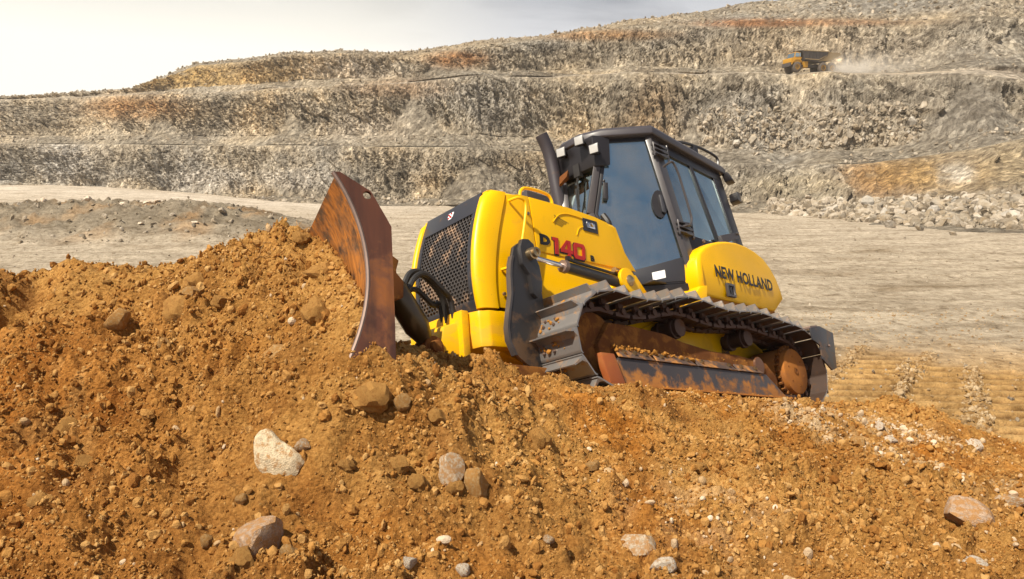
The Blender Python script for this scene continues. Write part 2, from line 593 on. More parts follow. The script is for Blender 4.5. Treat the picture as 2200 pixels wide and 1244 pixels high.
class G:
    """collects simple solids and links them as ONE mesh object"""

    def __init__(self):
        self.v = []; self.f = []; self.m = []

    def add(self, vs, fs, mi=0):
        b = len(self.v)
        self.v += [tuple(map(float, p)) for p in vs]
        self.f += [tuple(b + i for i in f) for f in fs]
        self.m += [mi] * len(fs)
        return self

    def hexa(self, lo, hi, mi=0):
        return self.add(list(lo) + list(hi), [(3, 2, 1, 0), (4, 5, 6, 7), (0, 1, 5, 4), (1, 2, 6, 5), (2, 3, 7, 6), (3, 0, 4, 7)], mi)

    def box(self, x0, x1, y0, y1, z0, z1, mi=0):
        return self.hexa([(x0, y0, z0), (x1, y0, z0), (x1, y1, z0), (x0, y1, z0)],
                         [(x0, y0, z1), (x1, y0, z1), (x1, y1, z1), (x0, y1, z1)], mi)

    def prism(self, pts, axis, a, b, mi=0):
        def P(p, c):
            q = [0, 0, 0]
            o = [i for i in range(3) if i != axis]
            q[o[0]], q[o[1]] = p; q[axis] = c
            return q
        n = len(pts)
        self.add([P(p, a) for p in pts] + [P(p, b) for p in pts],
                 [tuple(range(n - 1, -1, -1)), tuple(range(n, 2 * n))] +
                 [(i, (i + 1) % n, n + (i + 1) % n, n + i) for i in range(n)], mi)
        return self

    def slab(self, pts, nrm, t, mi=0):
        """planar 3-D polygon thickened by t along -nrm"""
        nrm = unit(nrm); n = len(pts)
        pts = [np.asarray(p, float) for p in pts]
        self.add(pts + [p - nrm * t for p in pts],
                 [tuple(range(n)), tuple(range(2 * n - 1, n - 1, -1))] +
                 [(i, n + i, n + (i + 1) % n, (i + 1) % n) for i in range(n)], mi)
        return self

    def loft(self, rings, cap=True, mi=0, closed=True):
        n = len(rings[0])
        vs = [p for r in rings for p in r]
        fs = []
        for k in range(len(rings) - 1):
            for i in range(n if closed else n - 1):
                j = (i + 1) % n
                fs.append((k * n + i, k * n + j, (k + 1) * n + j, (k + 1) * n + i))
        if cap:
            fs.append(tuple(range(n - 1, -1, -1)))
            fs.append(tuple((len(rings) - 1) * n + i for i in range(n)))
        return self.add(vs, fs, mi)

    def tube(self, path, r, n=8, mi=0, cap=True):
        path = [np.asarray(p, float) for p in path]
        rr = r if isinstance(r, (list, tuple)) else [r] * len(path)
        rings = []
        up = None
        for k, p in enumerate(path):
            d = unit(path[min(k + 1, len(path) - 1)] - path[max(k - 1, 0)])
            if up is None:
                up = np.array([0, 0, 1.0]) if abs(d[2]) < 0.9 else np.array([1.0, 0, 0])
            s = unit(np.cross(d, up)); up = unit(np.cross(s, d))
            rings.append([p + rr[k] * (math.cos(a) * s + math.sin(a) * up) for a in [2 * math.pi * i / n for i in range(n)]])
        return self.loft(rings, cap, mi)

    def cyl(self, p0, p1, r, n=20, r1=None, mi=0):
        return self.tube([p0, p1], [r, r if r1 is None else r1], n, mi)

    def lathe(self, c, axis, prof, n=32, mi=0):
        """prof = [(radius, distance along axis)]"""
        c = np.asarray(c, float); ax = unit(axis)
        s = unit(np.cross(ax, [0.3, 0.2, 1.0])); t = np.cross(ax, s)
        rings = [[c + ax * h + rad * (math.cos(a) * s + math.sin(a) * t) for a in [2 * math.pi * i / n for i in range(n)]] for rad, h in prof]
        return self.loft(rings, True, mi)

    def build(self, name, mats, parent=None, bevel=0.0, smooth=38, seg=2, label=None):
        me = bpy.data.meshes.new(name)
        me.from_pydata(self.v, [], self.f)
        me.polygons.foreach_set('material_index', self.m)
        me.update()
        bm = bmesh.new()
        bm.from_mesh(me)
        bmesh.ops.recalc_face_normals(bm, faces=bm.faces)
        if bevel > 0:
            es = [e for e in bm.edges if len(e.link_faces) == 2 and e.calc_face_angle(0) > R(28)]
            bmesh.ops.bevel(bm, geom=es, offset=bevel, segments=seg, affect='EDGES', clamp_overlap=True, profile=0.6)
        bm.to_mesh(me)
        bm.free()
        if not isinstance(mats, (list, tuple)):
            mats = [mats]
        for m in mats:
            me.materials.append(m)
        if smooth:
            me.polygons.foreach_set('use_smooth', [True] * len(me.polygons))
            me.set_sharp_from_angle(angle=R(smooth))
        o = bpy.data.objects.new(name, me)
        COL.objects.link(o)
        if parent is not None:
            o.parent = parent
        if label:
            o['label'] = label
        return o


def arc(c, r, a0, a1, n):
    return [(c[0] + r * math.cos(R(a0 + (a1 - a0) * i / n)), c[1] + r * math.sin(R(a0 + (a1 - a0) * i / n))) for i in range(n + 1)]


def smooth_path(pts, sub=6):
    """Catmull-Rom through the points"""
    P = [np.asarray(p, float) for p in pts]
    P = [2 * P[0] - P[1]] + P + [2 * P[-1] - P[-2]]
    out = []
    for k in range(1, len(P) - 2):
        for i in range(sub):
            t = i / sub
            a, b, c, d = P[k - 1], P[k], P[k + 1], P[k + 2]
            out.append(0.5 * ((2 * b) + (-a + c) * t + (2 * a - 5 * b + 4 * c - d) * t * t + (-a + 3 * b - 3 * c + d) * t ** 3))
    out.append(P[-2])
    return out

# ------------------------------------------------------------------ machine pose (metres, x forward, y left, z up in the machine)
MR = Matrix(((-0.73352776, 0.67441544, -0.08426647, 2.52008511),
             (-0.64167866, -0.64632732, 0.41292795, 8.40244885),
             (0.22402126, 0.35696612, 0.90685703, 1.3458894),
             (0, 0, 0, 1)))


def MW(x, y, z):
    return tuple(MR @ Vector((x, y, z)))


# ------------------------------------------------------------------ soil mound heights
def tps_fit(pts):
    P = np.array(pts, float)
    n = len(P)
    d = np.hypot(P[:, None, 0] - P[None, :, 0], P[:, None, 1] - P[None, :, 1])
    K = np.where(d > 0, d * d * np.log(d + 1e-9), 0) + np.eye(n) * 0.02
    Q = np.concatenate([np.ones((n, 1)), P[:, :2]], 1)
    A = np.block([[K, Q], [Q.T, np.zeros((3, 3))]])
    s = np.linalg.solve(A, np.concatenate([P[:, 2], np.zeros(3)]))
    return P, s


def tps_eval(fit, x, y):
    P, s = fit
    out = s[-3] + s[-2] * x + s[-1] * y
    for k in range(len(P)):
        r2 = (x - P[k, 0]) ** 2 + (y - P[k, 1]) ** 2 + 1e-12
        out = out + s[k] * 0.5 * r2 * np.log(r2)
    return out


def ctrl(rows):
    return [tuple(float(v) for v in at(*r)) for r in rows]


common = ctrl([(-400, 1244, 2.6), (0, 1244, 2.65), (500, 1244, 2.7), (1000, 1244, 2.9), (1500, 1244, 3.1), (2200, 1244, 3.3), (2700, 1244, 3.4),
               (0, 1050, 3.25), (400, 1000, 3.4), (800, 1000, 3.5), (1200, 1000, 3.85), (1600, 1000, 4.4), (2000, 1060, 4.5), (2300, 1060, 4.7),
               (-200, 850, 4.05), (200, 850, 4.05), (500, 850, 3.95), (800, 850, 3.75), (1000, 860, 4.05), (1200, 900, 4.4), (1400, 910, 4.9),
               (1650, 930, 5.5), (1900, 960, 6.1), (2150, 1010, 6.2),
               (1750, 880, 7.3), (1850, 877, 7.9), (1950, 893, 8.1), (2060, 930, 8.1), (2200, 968, 7.9), (2400, 1020, 7.5)])
common += [(-2.2, -1.0, 2.5), (0, -1.0, 2.45), (2.5, -1.0, 2.3), (5, 1, 2.1)]
side_pile = ctrl([(-350, 572, 5.7), (-150, 574, 5.6), (0, 573, 5.55), (90, 578, 5.4), (180, 592, 5.3), (300, 602, 5.15), (400, 593, 5.1), (480, 574, 5.0),
                  (560, 535, 4.95), (605, 512, 4.95), (650, 493, 5.0), (680, 494, 5.0),
                  (0, 700, 4.75), (250, 690, 4.7), (450, 690, 4.5), (-100, 640, 5.2), (300, 640, 4.95), (560, 620, 4.7), (620, 560, 4.75), (600, 700, 4.3),
                  (740, 540, 4.6), (775, 570, 4.3), (795, 628, 4.08), (780, 700, 3.97), (762, 775, 3.84), (720, 800, 3.75), (700, 750, 3.9), (700, 650, 4.2), (600, 780, 3.95)])
side_pile += [(-3.6, 7.2, 1.6), (-5.5, 7.6, 1.2), (-2.6, 7.4, 1.8), (-2.6, 9.5, 0.0), (-5, 10, -0.3), (-1.8, 6.2, 3.0)]
side_mach = ctrl([(850, 758, 3.98), (805, 757, 3.87), (960, 782, 4.25), (1040, 782, 4.5), (1120, 795, 4.75), (1200, 815, 5.05), (1275, 838, 5.32)])
for mx, my, mz in [(3.3, 1.05, 0.03), (2.5, 1.1, -.01), (1.8, 1.1, -.03), (1.0, 1.1, -.02), (0.2, 1.1, 0.0), (3.3, .72, 0.0), (2, .72, 0), (0.6, .72, 0), (-.2, .72, 0),
                   (3.3, -.72, 0), (1.8, -.72, 0), (0.2, -.72, 0), (2, 0, -.02), (4.3, .2, -.02), (4.3, -.9, -.02), (5.2, .0, -.02), (5.0, -1, -0.02), (-1, .8, -.05), (-1, -.6, -0.05)]:
    side_mach.append(MW(mx, my, mz))
side_mach += [(3.8, 10.5, 0.2), (2.6, 11.0, 0.0), (0.5, 10.5, 0.25), (-1.5, 9.5, 0.6), (-2.6, 9.5, 0.0), (5.5, 10.6, -0.25), (8, 10.0, -0.3), (9.5, 8, 0.1), (7, 9.4, 0.2), (1, 12.5, -.5), (-3, 12, -.5), (5, 12.5, -.5)]
FA = tps_fit(common + side_pile)
FB = tps_fit(common + side_mach)
B0 = np.array([-0.795, 4.07]); BD = np.array([-0.606, 1.233]); BD /= np.hypot(*BD)
BN = np.array([-BD[1], BD[0]])           # towards the pile


def mound_base(x, y):
    a = tps_eval(FA, x, y)
    b = tps_eval(FB, x, y)
    s = (x - B0[0]) * BN[0] + (y - B0[1]) * BN[1]       # >0 on the pile side
    m = sstep(-0.10, 0.02, s)
    near = sstep(3.25, 3.75, y)
    t = (x - B0[0]) * BD[0] + (y - B0[1]) * BD[1]
    far = sstep(2.6, 3.4, t)
    m = m * (1 - far) + far * sstep(-1.2, 1.0, s)
    m0 = sstep(-0.9, 0.6, s)
    m = m0 * (1 - near) + m * near
    return b + (a - b) * m


def dents(x, y):
    o = 0 * x
    for cx, cy, rx, ry, h in DENTS:
        q = ((x - cx) / rx) ** 2 + ((y - cy) / ry) ** 2
        o = o + h * np.exp(-q * q)
    return o


DENTS = [(float(at(a_, b_, c_)[0]), c_, d_, e_, f_) for a_, b_, c_, d_, e_, f_ in [
    (560, 850, 3.95, .30, .10, .09), (400, 960, 3.45, .20, .18, -.10), (700, 1000, 3.4, .35, .10, .05), (150, 760, 4.5, .40, .15, .10), (230, 880, 3.95, .35, .12, -.07),
    (900, 960, 3.6, .18, .10, -.05), (1050, 900, 4.3, .30, .12, .07), (1330, 900, 4.75, .35, .14, .07), (1600, 980, 5.2, .45, .12, .06), (1760, 960, 6.0, .5, .2, -.06),
    (1900, 1100, 4.3, .6, .12, .04), (1300, 1100, 3.5, .4, .10, -.05), (60, 1150, 2.95, .3, .12, .05), (720, 700, 4.1, .10, .10, -.05), (560, 650, 4.65, .22, .12, .06), (450, 600, 4.95, .20, .10, .05)]]
DENTS += [(float(at(1000, 780, 4.35)[0]), 4.40, .30, .30, -.13), (float(at(1120, 785, 4.7)[0]), 4.75, .22, .25, -.07),
    (float(at(25, 650, 5.1)[0]), 5.15, .22, .35, -.28), (float(at(470, 905, 3.7)[0]), 3.62, .22, .22, -.13), (float(at(300, 830, 4.1)[0]), 4.15, .5, .25, .05),
         (float(at(1180, 880, 4.6)[0]), 4.55, .25, .12, .06), (float(at(1500, 960, 5)[0]), 5.0, .5, .14, -.06)]


def mound_detail(x, y):
    """clods and lumps; larger on the loose pile"""
    w1 = fbm(x * 1.3 + 5, y * 1.3, 3) * 0.16
    w2 = fbm(x * 3.6, y * 3.6 + 8, 4, ridge=True) * 0.12
    rough = np.clip(0.62 + 0.9 * fbm(x * .8 + 3, y * .8 + 1, 2), 0.18, 1.25)
    qx = x + 0.06 * perlin(x * 9, y * 9); qy = y + 0.06 * perlin(x * 9 + 40, y * 9)
    d, f2, rv = worley(qx * 5.2, qy * 5.2)
    c1 = np.clip(0.60 - d, 0, 1) ** 0.8 * 0.16 * np.clip(rv * 2.2 - 1.0, 0, 1)
    d, f2, rv = worley(qx * 13 + 7, qy * 13)
    c2 = np.clip(0.58 - d, 0, 1) ** 0.8 * 0.095 * np.clip(rv * 2.0 - 0.7, 0, 1)
    d, f2, rv = worley(qx * 30 + 3, qy * 30 + 9)
    c3 = np.clip(0.6 - d, 0, 1) * 0.042 * np.clip(rv * 1.6 - .2, 0, 1)
    f = fbm(x * 16, y * 16, 4, 0.66) * 0.046
    # slumped furrows running down the right-hand slope
    fl = perlin((x * 0.9 + y * 0.55) * 2.4, (x * -0.55 + y * 0.9) * 0.6) * 0.035 * sstep(-0.5, 1.5, x)
    far = 1 - 0.6 * sstep(8.6, 10.5, y)
    return (w1 + w2 * (.5 + .5 * rough) + (c1 + c2 + c3) * rough + f * (.4 + .6 * rough) + fl + dents(x, y) - 0.06) * far


def keep_off(x, y):
    """0 where the tracks press the soil flat, 1 elsewhere"""
    inv = MR.inverted()
    z = mound_base(x, y)
    mx = inv[0][0] * x + inv[0][1] * y + inv[0][2] * z + inv[0][3]
    my = inv[1][0] * x + inv[1][1] * y + inv[1][2] * z + inv[1][3]
    a = sstep(-0.7, -0.3, mx) * (1 - sstep(3.6, 4.2, mx)) * (1 - sstep(1.05, 1.3, np.abs(my)))
    b = np.exp(-(((x + .78) / .30) ** 2 + ((y - 3.95) / .40) ** 2))
    return (1 - 0.85 * a) * (1 - 0.8 * b)


def mound_h(x, y):
    x = np.asarray(x, float); y = np.asarray(y, float)
    yy = np.maximum(y, 1.0)
    fall = sstep(.76 * yy + .7, 1.12 * yy + 1.9, np.abs(x)) * 3.4      # the heap dies away to the pit floor at both sides
    return mound_base(x, y) + mound_detail(x, y) * keep_off(x, y) - fall


def hit_mound(px, py, lo=1.6, hi=9.5):
    """where the line of sight through a photograph pixel meets the mound"""
    Y = np.linspace(lo, hi, 500)
    x, y, z = at(np.full_like(Y, px), np.full_like(Y, py), Y)
    d = z - mound_base(x, y)
    k = np.argmax(d < 0)
    if d[k] >= 0:
        k = len(Y) - 1
    t = Y[k]
    x, y, z = at(px, py, t)
    return float(x), float(y), float(mound_base(np.array([float(x)]), np.array([float(y)]))[0])


SOIL = np.array([0.40, 0.205, 0.054])
SOIL_O = np.array([0.38, 0.150, 0.024])
SOIL_D = np.array([0.21, 0.085, 0.020])
SOIL_P = np.array([0.54, 0.41, 0.25])


def soil_tint(x, y, z=None):
    n = fbm(x * .9 + 31, y * .9 + 4, 4)
    n2 = fbm(x * 2.3 + 3, y * 2.3 + 44, 4)
    t = SOIL + 0 * x[..., None]
    a = sstep(0.0, 0.45, n)[..., None]
    t = t * (1 - a) + SOIL_O * a
    # redder and darker soil at the near left
    a = (sstep(-0.2, -2.3, x + 0.45 * (y - 2.5)) * sstep(5.2, 4.0, y))[..., None] * 0.75
    t = t * (1 - a) + np.array([0.34, 0.115, 0.014]) * a
    a = (sstep(0.12, 0.5, n2) * 0.6)[..., None]
    t = t * (1 - a) + SOIL_D * a
    a = (sstep(0.18, 0.45, -n2) * 0.35)[..., None]
    t = t * (1 - a) + np.array([0.47, 0.28, 0.10]) * a
    a = (sstep(4.0, 2.6, y + .4 * perlin(x * 1.1, y * 1.1)) * .45)[..., None]
    t = t * (1 - a) + np.array([0.26, 0.110, 0.024]) * a
    # pale stony patches near the right end of the ridge
    for cx, cy, r, s in PALE:
        q = np.exp(-(((x - cx) ** 2 + (y - cy) ** 2) / r ** 2)) * s * sstep(-0.25, 0.35, perlin(x * 5 + 3, y * 5))
        q = np.clip(q, 0, 1)[..., None]
        t = t * (1 - q) + SOIL_P * q
    return np.clip(t, 0.01, 0.9)


PALE = []
for px, py, r, s in [(1735, 905, .30, .9), (1880, 915, .42, 1.0), (1960, 935, .35, .9), (1900, 985, .5, .55), (1500, 1100, .35, .3), (2120, 1050, .5, .4)]:
    hx, hy, hz = hit_mound(px, py)
    PALE.append((hx, hy, r, s))


def build_mound():
    ys = [-1.5 + 0.08 * i for i in range(30)]
    y = ys[-1]
    while y < 12.6:
        y += max(0.0074, 0.0034 * y) if y < 9.5 else 0.06
        ys.append(y)
    ys = np.array(ys)
    t = np.linspace(-1, 1, 860)
    hw = 1.15 * np.clip(ys, 1.0, 20) + 2.0
    X = t[None, :] * hw[:, None]
    Y = np.repeat(ys[:, None], len(t), 1)
    Z = mound_h(X, Y)
    o = grid_object('soil_mound', X, Y, Z, M['soil'], soil_tint(X, Y))
    tag(o, kind='structure')


# ------------------------------------------------------------------ pit floor
STRIPS = []          # imprints of machine tracks: (x, y, dir, half width, half length, depth)


def strip(p0, p1, hw, depth, pitch=0.24):
    a = np.array(on_ground(*p0)); b = np.array(on_ground(*p1))
    STRIPS.append((a, b, hw, depth, pitch))


strip((1790, 900), (1925, 752), 0.62, 0.10, 0.46)
strip((2018, 935), (2018, 785), 0.58, 0.17, 0.48)
strip((2180, 950), (2150, 800), 0.50, 0.09, 0.46)


def floor_h(x, y):
    z = fbm(x * 0.05, y * 0.05, 3) * 0.25 * sstep(14, 40, y)
    z = z + fbm(x * 0.3 + 9, y * 0.8, 4, 0.6) * 0.09 + fbm(x * 1.5, y * 2.2, 4, 0.65) * 0.06
    d, f2, rv = worley(x * 3.1, y * 3.1)
    z = z + np.clip(0.45 - d, 0, 1) * 0.07 * np.clip(rv * 2 - 1.1, 0, 1)
    # gravel berm on the left
    xl = x / np.maximum(y, 1)
    env = sstep(-0.16, -0.42, xl + 0.0)
    prof = sstep(46, 58, y) * (1 - sstep(64, 84, y))
    b = env * prof
    lump = 0.75 + 0.35 * fbm(x * .22, y * .22, 3) + 0.25 * fbm(x * .9, y * .9, 3, ridge=True)
    z = z + b * 2.5 * lump
    d, f2, rv = worley(x * 1.1, y * 1.1)
    z = z + b * np.clip(0.6 - d, 0, 1) * 0.7 * rv
    # ramp rising at the far left
    z = z + sstep(-0.18, -0.62, xl) * sstep(95, 185, y) * 3.6
    # low windrow of spoil across the middle distance right
    z = z + fbm(x * .12 + 8, y * .35, 3) * 0.22 * sstep(18, 26, y)
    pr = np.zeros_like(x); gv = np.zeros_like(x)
    for a, c, hw, dep, pitch in STRIPS:
        L = np.hypot(*(c - a)); u = (c - a) / L
        s = (x - a[0]) * u[0] + (y - a[1]) * u[1]; q = -(x - a[0]) * u[1] + (y - a[1]) * u[0]
        z = z * (1 - .85 * sstep(-0.3, 0.3, s) * (1 - sstep(L - .6, L + .5, s)) * (1 - sstep(hw, hw + .3, np.abs(q))))
    for a, c, hw, dep, pitch in STRIPS:
        L = np.hypot(*(c - a)); u = (c - a) / L
        s = (x - a[0]) * u[0] + (y - a[1]) * u[1]
        q = -(x - a[0]) * u[1] + (y - a[1]) * u[0] + 0.10 * perlin(s * .5, s * 0 + hw)
        m = sstep(-0.3, 0.3, s) * (1 - sstep(L - .6, L + .5, s + 0.25 * perlin(x * 2, y * 2)))
        ins = 1 - sstep(hw - 0.10, hw + 0.03, np.abs(q))
        # straight bars across the x direction, a little skewed
        bar = ((y + 0.10 * (x - a[0]) + 0.012 * perlin(x * 5, y * 5)) / pitch) % 1.0
        rib = np.clip(np.abs(bar - .5) * -12 + 3.5, 0, 1)
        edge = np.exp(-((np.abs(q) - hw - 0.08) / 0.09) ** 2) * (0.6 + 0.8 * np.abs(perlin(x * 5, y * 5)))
        z = z + m * (ins * (rib * dep - dep * 0.9) + edge * dep * .7 * (.6 + 1.6 * np.abs(fbm(x * 6, y * 6, 3, .7))))
        pr = np.maximum(pr, m * sstep(hw + .5, hw, np.abs(q)))
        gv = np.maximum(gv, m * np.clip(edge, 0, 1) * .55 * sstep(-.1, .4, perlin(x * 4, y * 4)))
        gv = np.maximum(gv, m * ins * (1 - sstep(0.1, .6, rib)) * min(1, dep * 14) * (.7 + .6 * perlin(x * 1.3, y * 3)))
    return z, b, pr, gv


def build_floor():
    ys = [7.0]
    y = 7.0
    while y < 230:
        y += 0.09 if y < 11 else 0.042 if y < 19.5 else 0.0088 * y
        ys.append(y)
    ys = np.array(ys)
    t = np.linspace(-0.98, 0.98, 420)
    X = t[None, :] * (ys[:, None] + 3)
    Y = np.repeat(ys[:, None], len(t), 1)
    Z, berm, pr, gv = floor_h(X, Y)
    G_ = np.array([0.40, 0.340, 0.260])
    T = G_ + 0 * X[..., None]
    xl = X / Y
    a = sstep(70, 20, Y)[..., None] * 0.35
    T = T * (1 - a) + np.array([0.38, 0.31, 0.215]) * a
    # orange soil spread at the near right
    a = (sstep(21, 13.5, Y + 1.2 * perlin(X * .4, Y * .4)) * sstep(2.0, 6.0, X)) * 0.9
    a = np.clip(a + pr * 0.35 * sstep(22, 17, Y), 0, 1)[..., None]
    T = T * (1 - a) + np.array([0.44, 0.27, 0.105]) * a
    a = np.clip(gv * 1.15, 0, 0.9)[..., None]      # painted shade in the grouser marks, plus their darkened rims
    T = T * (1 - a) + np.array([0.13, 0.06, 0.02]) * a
    # pale haul road on the left, grey-brown berm
    road = np.exp(-((Y - (150 + 55 * (-xl - 0.45))) / 26.0) ** 2) * sstep(0.0, -0.25, xl)
    a = (road * 0.6)[..., None]
    T = T * (1 - a) + np.array([0.55, 0.49, 0.41]) * a
    nb = fbm(X * .25, Y * .25, 4)
    bc = np.array([0.22, 0.185, 0.135]) + 0 * X[..., None]
    k = sstep(0.0, 0.35, nb)[..., None]
    bc = bc * (1 - k) + np.array([0.30, 0.20, 0.11]) * k
    a = np.clip(berm * 1.8, 0, 1)[..., None]
    T = T * (1 - a) + bc * a
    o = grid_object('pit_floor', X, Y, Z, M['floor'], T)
    tag(o, kind='structure')
    # plain ground on to the horizon, just below the detailed floor
    g = np.array([-1.0, 1.0])
    XX = np.array([[-1500, -300, 300, 1500]] * 4, float)
    YY = np.array([[-300.] * 4, [0.] * 4, [300.] * 4, [1500.] * 4])
    o = grid_object('far_ground', XX, YY, XX * 0 - 0.9, M['floor'], np.tile(G_, (4, 4, 1)))
    tag(o, kind='structure')


# ------------------------------------------------------------------ terraced quarry wall
KX = [-500, 0, 290, 420, 640, 850, 1000, 1250, 1600, 1850, 2000, 2200, 2700]
LV = {
    'base': ([402, 400, 424, 432, 438, 442, 444, 446, 458, 482, 492, 500, 520], [192, 188, 178, 168, 152, 142, 135, 128, 104, 78, 69, 62, 50]),
    'toe': ([386, 385, 405, 412, 422, 424, 424, 424, 434, 442, 430, 408, 370], [196, 192, 184, 174, 158, 149, 142, 137, 112, 97, 91, 86, 78]),
    'l1': ([308, 308, 311, 312, 313, 315, 317, 327, 352, 353, 334, 296, 230], [202, 198, 190, 180, 168, 160, 155, 148, 124, 113, 108, 102, 94]),
    'l1b': ([307, 307, 310, 311, 312, 314, 316, 326, 351, 352, 333, 295, 229], [207, 203, 195, 185, 173, 165, 160, 154, 130, 119, 114, 108, 100]),
    't2': ([290, 288, 290, 290, 290, 290, 288, 296, 318, 320, 300, 262, 200], [212, 208, 200, 190, 178, 170, 165, 159, 136, 125, 119, 113, 105]),
    'l2': ([224, 215, 204, 199, 188, 178, 168, 161, 157, 157, 160, 178, 215], [224, 220, 212, 203, 192, 184, 178, 171, 149, 137, 130, 122, 112]),
    'l2b': ([223, 214, 203, 198, 187, 177, 167, 160, 156, 155, 153, 152, 170], [229, 226, 220, 211, 200, 192, 186, 179, 158, 146, 140, 134, 124]),
    't3': ([222, 213, 199, 184, 173, 164, 154, 146, 142, 140, 136, 130, 130], [230, 228, 223, 214, 203, 196, 190, 184, 163, 151, 145, 139, 129]),
    'l3': ([221, 211, 194, 140, 118, 118, 106, 68, 48, 43, 46, 42, 35], [231, 230, 227, 222, 212, 206, 200, 195, 174, 162, 156, 150, 140]),
    'l3b': ([220, 210, 193, 138, 117, 117, 104, 67, 46, 41, 44, 41, 34], [233, 233, 232, 227, 217, 211, 206, 202, 182, 170, 164, 158, 148]),
    'l4': ([218, 207, 191, 133, 112, 110, 94, 62, 8, -28, -45, -62, -90], [238, 238, 236, 232, 224, 220, 216, 214, 198, 186, 180, 174, 164]),
}
ORD = [('base', 'toe', 26, 0.5), ('toe', 'l1', 62, 1.0), ('l1', 'l1b', 3, 0.0), ('l1b', 't2', 22, 0.6), ('t2', 'l2', 62, 1.0), ('l2', 'l2b', 5, 0.0),
       ('l2b', 't3', 12, 0.6), ('t3', 'l3', 48, 1.0), ('l3', 'l3b', 3, 0.0), ('l3b', 'l4', 40, 0.8)]
WALL = {}


def build_wall():
    px = np.concatenate([np.linspace(-500, 0, 90)[:-1], np.linspace(0, 2200, 760), np.linspace(2200, 2700, 90)[1:]])

    def lev(k):
        py = np.interp(px, KX, LV[k][0]); D = np.interp(px, KX, LV[k][1])
        # soften the knots
        ker = np.hanning(41); ker /= ker.sum()
        D = np.convolve(np.pad(D, 20, mode='edge'), ker, 'valid')
        if k not in ('l3', 'l3b', 'l4', 't3'):
            py = np.convolve(np.pad(py, 20, mode='edge'), ker, 'valid')
        amp = {'base': 3, 'toe': 9, 'l1': 0.5, 'l1b': 0.5, 't2': 7, 'l2': 1.2, 'l2b': 1.2, 't3': 8, 'l3': 3, 'l3b': 3, 'l4': 5}[k]
        s = {'l1': 1, 'l1b': 1, 'l2': 2, 'l2b': 2, 'l3': 3, 'l3b': 3}.get(k, hash_(k))
        py = py + amp * (fbm(px * 0.012 + s * 7.7, px * 0 + s, 3) + (0.35 * fbm(px * 0.05, px * 0 + s, 2) if amp > 1 else 0))
        if k in ('l4', 'l3', 'l3b'):
            py = py + 1.6 * fbm(px * 0.11, px * 0 + 3.3, 3)
        return np.stack(at(px, py, D), -1)

    def hash_(k):
        return sum(ord(c) for c in k) % 13 + 4
    rows = []; rough = []; lv = []
    base_row = lev('base')
    skirt = base_row.copy(); skirt[:, 1] -= 1.5; skirt[:, 2] -= 2.2
    rows.append(skirt); rough.append(0); lv.append(0)
    for bi, (a, b, n, r) in enumerate(ORD):
        A, B = lev(a), lev(b)
        for i in range(n):
            t = i / n
            tt = t
            rows.append(A * (1 - tt) + B * tt)
            rough.append(r * min(1, 4 * t * (1 - t) + 0.25 if n > 6 else 0))
            lv.append(bi + t)
    top = lev('l4')
    rows.append(top); rough.append(0.5); lv.append(10)
    back = top.copy(); back[:, 1] += 60; back[:, 2] -= 4; back[:, 0] *= 1.2
    rows.append(back); rough.append(0); lv.append(11)
    V = np.stack(rows)                       # rows x cols x 3
    rg = np.array(rough)[:, None] * np.ones(len(px))[None, :]
    LVV = np.array(lv)[:, None] * np.ones(len(px))[None, :]
    # distance along the wall and height, in metres
    base = V[:, :, :2]
    u = np.cumsum(np.hypot(np.gradient(V[60, :, 0]), np.gradient(V[60, :, 1])))[None, :] * np.ones((len(V), 1))
    zz = V[:, :, 2]
    pxm_ = px[None, :] + 0 * u
    face = ((LVV >= 1) & (LVV < 2)) | ((LVV >= 4) & (LVV < 5)) | ((LVV >= 7) & (LVV < 8))
    # talus fans: areas where loose rubble covers the face (smoother)
    fan = sstep(0.02, 0.22, fbm(u * 0.035 + 3, zz * 0.03 + np.floor(LVV) * 2.0 + 7, 3) + 0.12 * sstep(2100, 2200, px)[None, :])
    sh = u + zz * 0.35                                       # ribs lean over
    d = fbm(u * 0.05, zz * 0.05 + 2, 3) * 2.2
    big = fbm(pxm_ * 0.0055 + 1, zz * 0.004, 2) * 7.0
    # scree cones leaning against the faces, wide at the foot
    T_ = LVV - np.floor(LVV)
    lvl = np.where(LVV < 2, 0, np.where(LVV < 5, 1, 2))
    hh = np.where(LVV < 2, LVV / 2, np.where(LVV < 5, np.clip((LVV - 3) / 2, 0, 1), np.clip((LVV - 6) / 2, 0, 1)))
    cone = np.zeros_like(u)
    cr_ = np.random.default_rng(77)
    pxm = px[None, :] + 0 * u
    for l_, cx_, w_, h_ in [(0, 620, 150, .62), (0, 1050, 260, .95), (0, 1480, 160, .6), (0, 330, 90, .45), (0, 60, 120, .4), (0, 2150, 330, 1.0), (1, 640, 110, .8), (1, 900, 170, .9), (1, 360, 130, .75), (1, 1180, 120, .6),
                            (1, 1500, 160, .8), (1, 1790, 110, .7), (1, 2080, 260, 1.0), (1, 120, 90, .5), (2, 950, 130, .8), (2, 1130, 110, .6), (2, 2180, 260, .95), (2, 1480, 120, .5), (2, 560, 80, .4), (0, 800, 110, .55)]:
        q = h_ * (1 - np.abs(pxm - cx_ + (hh - .3) * 30) / w_) + .07 * perlin(u * .3, zz * .3) - hh
        cone = np.maximum(cone, np.where(lvl == l_, q, 0))
    cmask = sstep(-0.02, 0.10, cone)
    ribs = fbm(sh * 0.30, zz * 0.085 + np.floor(LVV) * 3, 4, 0.62, ridge=True) * 2.4 + fbm(sh * .9 + zz * .5, zz * .30 - sh * .1, 3, .6, ridge=True) * .7
    blocks, f2, rv = worley(sh * 0.5 + .3 * zz, zz * 0.26)
    blk = (rv - 0.5) * 0.8 + np.clip(f2 - blocks, 0, .3) * .5
    b2, g2, rv2 = worley(sh * 1.3 + .8 * zz + 9, zz * 0.7 - .1 * sh)
    blk2 = (rv2 - 0.5) * 0.5
